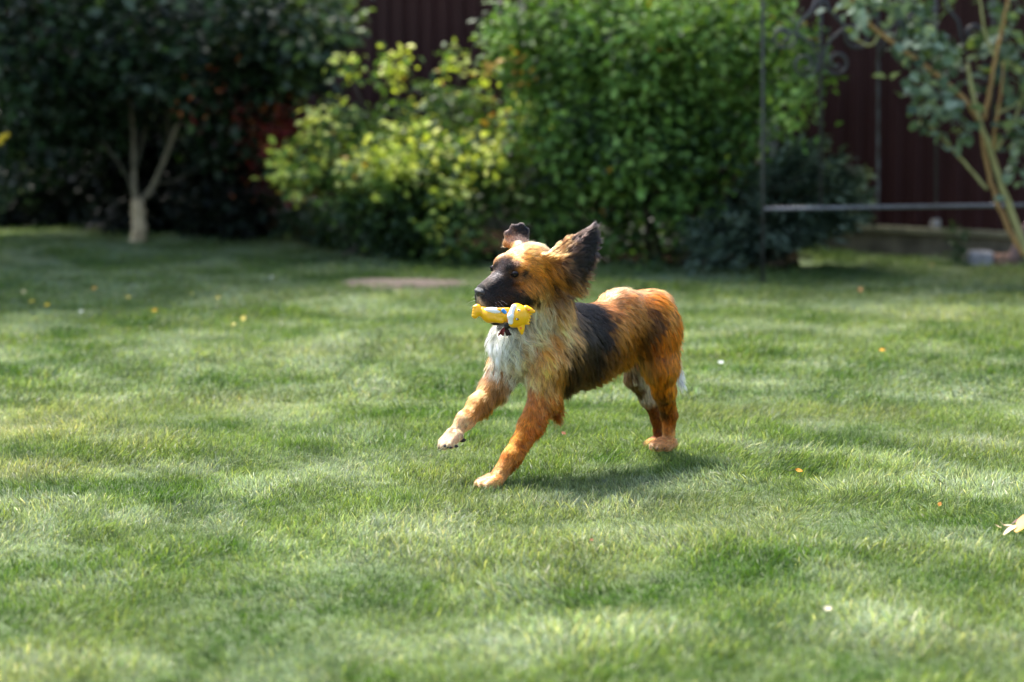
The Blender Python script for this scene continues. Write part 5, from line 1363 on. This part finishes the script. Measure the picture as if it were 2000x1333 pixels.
for m_, n0, seed in ((M_TAS, 10, 1), (M_TAS2, 9, 2)):
    rr = random.Random(seed); b = MB()
    for k in range(n0):
        sx = rr.uniform(-1, 1)
        e1_ = tb + np.array([(-.010 if seed == 1 else .006) + sx * .008, rr.uniform(-.008, .006), -.012 - rr.random() * .006])
        e2_ = e1_ + np.array([(-.006 if seed == 1 else .006) + sx * .004, rr.uniform(-.004, .004), -.012 - rr.random() * .006])
        b.tube([tb, tb + (e1_ - tb) * .75, tb + (e2_ - tb) * .75, tb + (e2_ - tb) * .75 + np.array([rr.uniform(-.005, .005), 0, .003])], [.0026, .0028, .0024, .0012], 6)
    b.build('tassel', m_, col_o)

# ------------------------------------------------------------------ the yellow squeaky toy in its mouth
def vinyl(name, c):
    m = simple_mat(name, c, .38, spec=.45, sss=.15)
    return m
M_Y = vinyl('toy_yellow', srgb('#f2b008')); M_W = vinyl('toy_white', srgb('#efeae2')); M_B = vinyl('toy_blue', srgb('#2f7fc4'))
M_O = vinyl('toy_orange', srgb('#ee7a22')); M_P = vinyl('toy_pink', srgb('#f0a29a')); M_K = vinyl('toy_black', (.01, .008, .008))
TY = 7.17
ta = at(935, 608, 7.166); tb_ = at(1024, 618, 7.142)
tx = (tb_ - ta); TL = np.linalg.norm(tx); tx /= TL                     # along the toy, feet to head
tn = np.array([.1, -1, .15]); tn -= tx * (tn @ tx); tn /= np.linalg.norm(tn)   # towards the camera
tu = np.cross(tx, tn); tu = tu if tu[2] > 0 else -tu
MT = np.array([tx, tn, tu])
def tp(x, n, u): return ta + tx * x + tn * n + tu * u
def sculpt(name, mat, fn, parent, h=.0014, pad=.02):
    global PRIMS
    sv = PRIMS; PRIMS = []
    fn()
    pr = PRIMS; PRIMS = sv
    lo = np.min([p[3] for p in pr], 0) - pad; hi = np.max([p[4] for p in pr], 0) + pad
    v, f = surface_nets(pr, lo, hi, h)
    return mesh_obj(name, v, f, mat, parent)
toy = empty('squeaky_toy', tp(.07, 0, 0))
tag(toy, 'yellow vinyl animal squeaky toy held crosswise in the dog\'s mouth', 'dog toy')
def f_body():
    cone(tp(.012, 0, .000), tp(.035, 0, -.010), .015, .019, .012)
    cone(tp(.035, 0, -.008), tp(.100, 0, -.004), .0215, .0190, .012)
    cone(tp(.050, .010, -.020), tp(.074, .012, -.022), .0090, .0075, .006)      # arm
    cone(tp(.040, .014, -.019), tp(.050, .014, -.018), .0085, .0070, .006)
    cone(tp(.090, .012, .012), tp(.060, .016, .008), .0075, .0070, .006)        # second arm over the belly
sculpt('torso', M_Y, f_body, toy)
def f_foot():
    cone(tp(-.004, .006, .010), tp(-.008, .008, -.016), .0105, .0085, .008)
    cone(tp(.004, .006, -.002), tp(.016, .002, -.004), .012, .013, .01)
    for k in range(4):
        cone(tp(-.010, .012, .010 - k * .0085), tp(-.0135, .012, .0095 - k * .0085), .0046, .0042, .003)
sculpt('foot', M_Y, f_foot, toy)
def f_belly(): ell(tp(.048, .012, .005), MT, (.030, .0125, .0105), .003)
sculpt('belly_patch', M_W, f_belly, toy)
def f_bow():
    ell(tp(.078, .027, .008), MT, (.0062, .0045, .0062), .003); ell(tp(.0835, .027, .0035), MT, (.0058, .0042, .0052), .003)
sculpt('bow', M_B, f_bow, toy, .0011)
def f_scarf():
    for k in range(10):
        a = 2 * math.pi * k / 10; b_ = 2 * math.pi * (k + 1) / 10
        cone(tp(.0955 + .003 * math.cos(a), .0185 * math.sin(a), .0185 * math.cos(a) - .002), tp(.0955 + .003 * math.cos(b_), .0185 * math.sin(b_), .0185 * math.cos(b_) - .002), .0046, .0046, .002)
sculpt('scarf', M_O, f_scarf, toy)
HT = tp(.125, .008, -.002)
def f_head():
    ell(HT, MT, (.029, .029, .034), .006)
    ell(HT + tu * .027 - tx * .012, MT, (.014, .016, .010), .008)              # cheek fluff
    ell(HT - tu * .025 - tx * .016, MT, (.013, .016, .011), .008)
    for k in range(4):
        cone(HT + tx * .025 + tu * (.008 - k * .0085), HT + tx * (.034 - .001 * k) + tu * (.009 - k * .0095), .0062, .0032, .003)
hd = sculpt('head', M_Y, f_head, toy)
def f_muz():
    cone(HT + tx * -.017 + tu * .024 + tn * .015, HT + tx * -.022 + tu * -.004 + tn * .021, .0090, .0098, .006)
    cone(HT + tx * -.022 + tu * -.004 + tn * .021, HT + tx * -.021 + tu * -.021 + tn * .016, .0098, .0080, .006)
sculpt('muzzle', M_W, f_muz, toy)
for sx_, (pa, pb) in enumerate(((HT + tx * .018 + tu * .022, HT + tx * .042 + tu * .018), (HT + tx * .008 - tu * .026, HT + tx * .014 - tu * .050))):
    def f_ear(): cone(pa, pb, .0115, .0040, .006); cone(pa + tn * .002, (pa + pb) / 2 + tn * .002, .011, .0085, .006)
    er = sculpt('ear', M_Y, f_ear, toy, .0013)
    def f_in(): cone(pa * .66 + pb * .34 + tn * .0085, pa * .25 + pb * .75 + tn * .0055, .0046, .0024, .002)
    sculpt('inner_ear', M_O, f_in, er, .0010)
for q, k in ((.0155, 1), (-.0110, 2)):
    pe = HT + tu * q + tx * (.000 if k == 1 else -.001)
    dd = math.sqrt(max(1 - (q / .034) ** 2, 0)) * .029
    def f_eye(): ell(pe + tn * (dd - .0006), MT, (.0052, .0018, .0038), .001)
    ey = sculpt('eye', M_W if k == 1 else M_K, f_eye, toy, .0008, .008)
    def f_p(): ell(pe + tn * (dd + .0010) + tx * (-.0012 if k == 2 else 0.0), MT, (.0022, .0010, .0019), .001)
    sculpt('pupil', M_K if k == 1 else M_W, f_p, ey, .0006, .006)
b = MB(); b.ball(HT + tx * -.0265 + tn * .0275 + tu * .004, (.0026, .002, .0026), 8, 6); b.build('nose', M_P, toy)
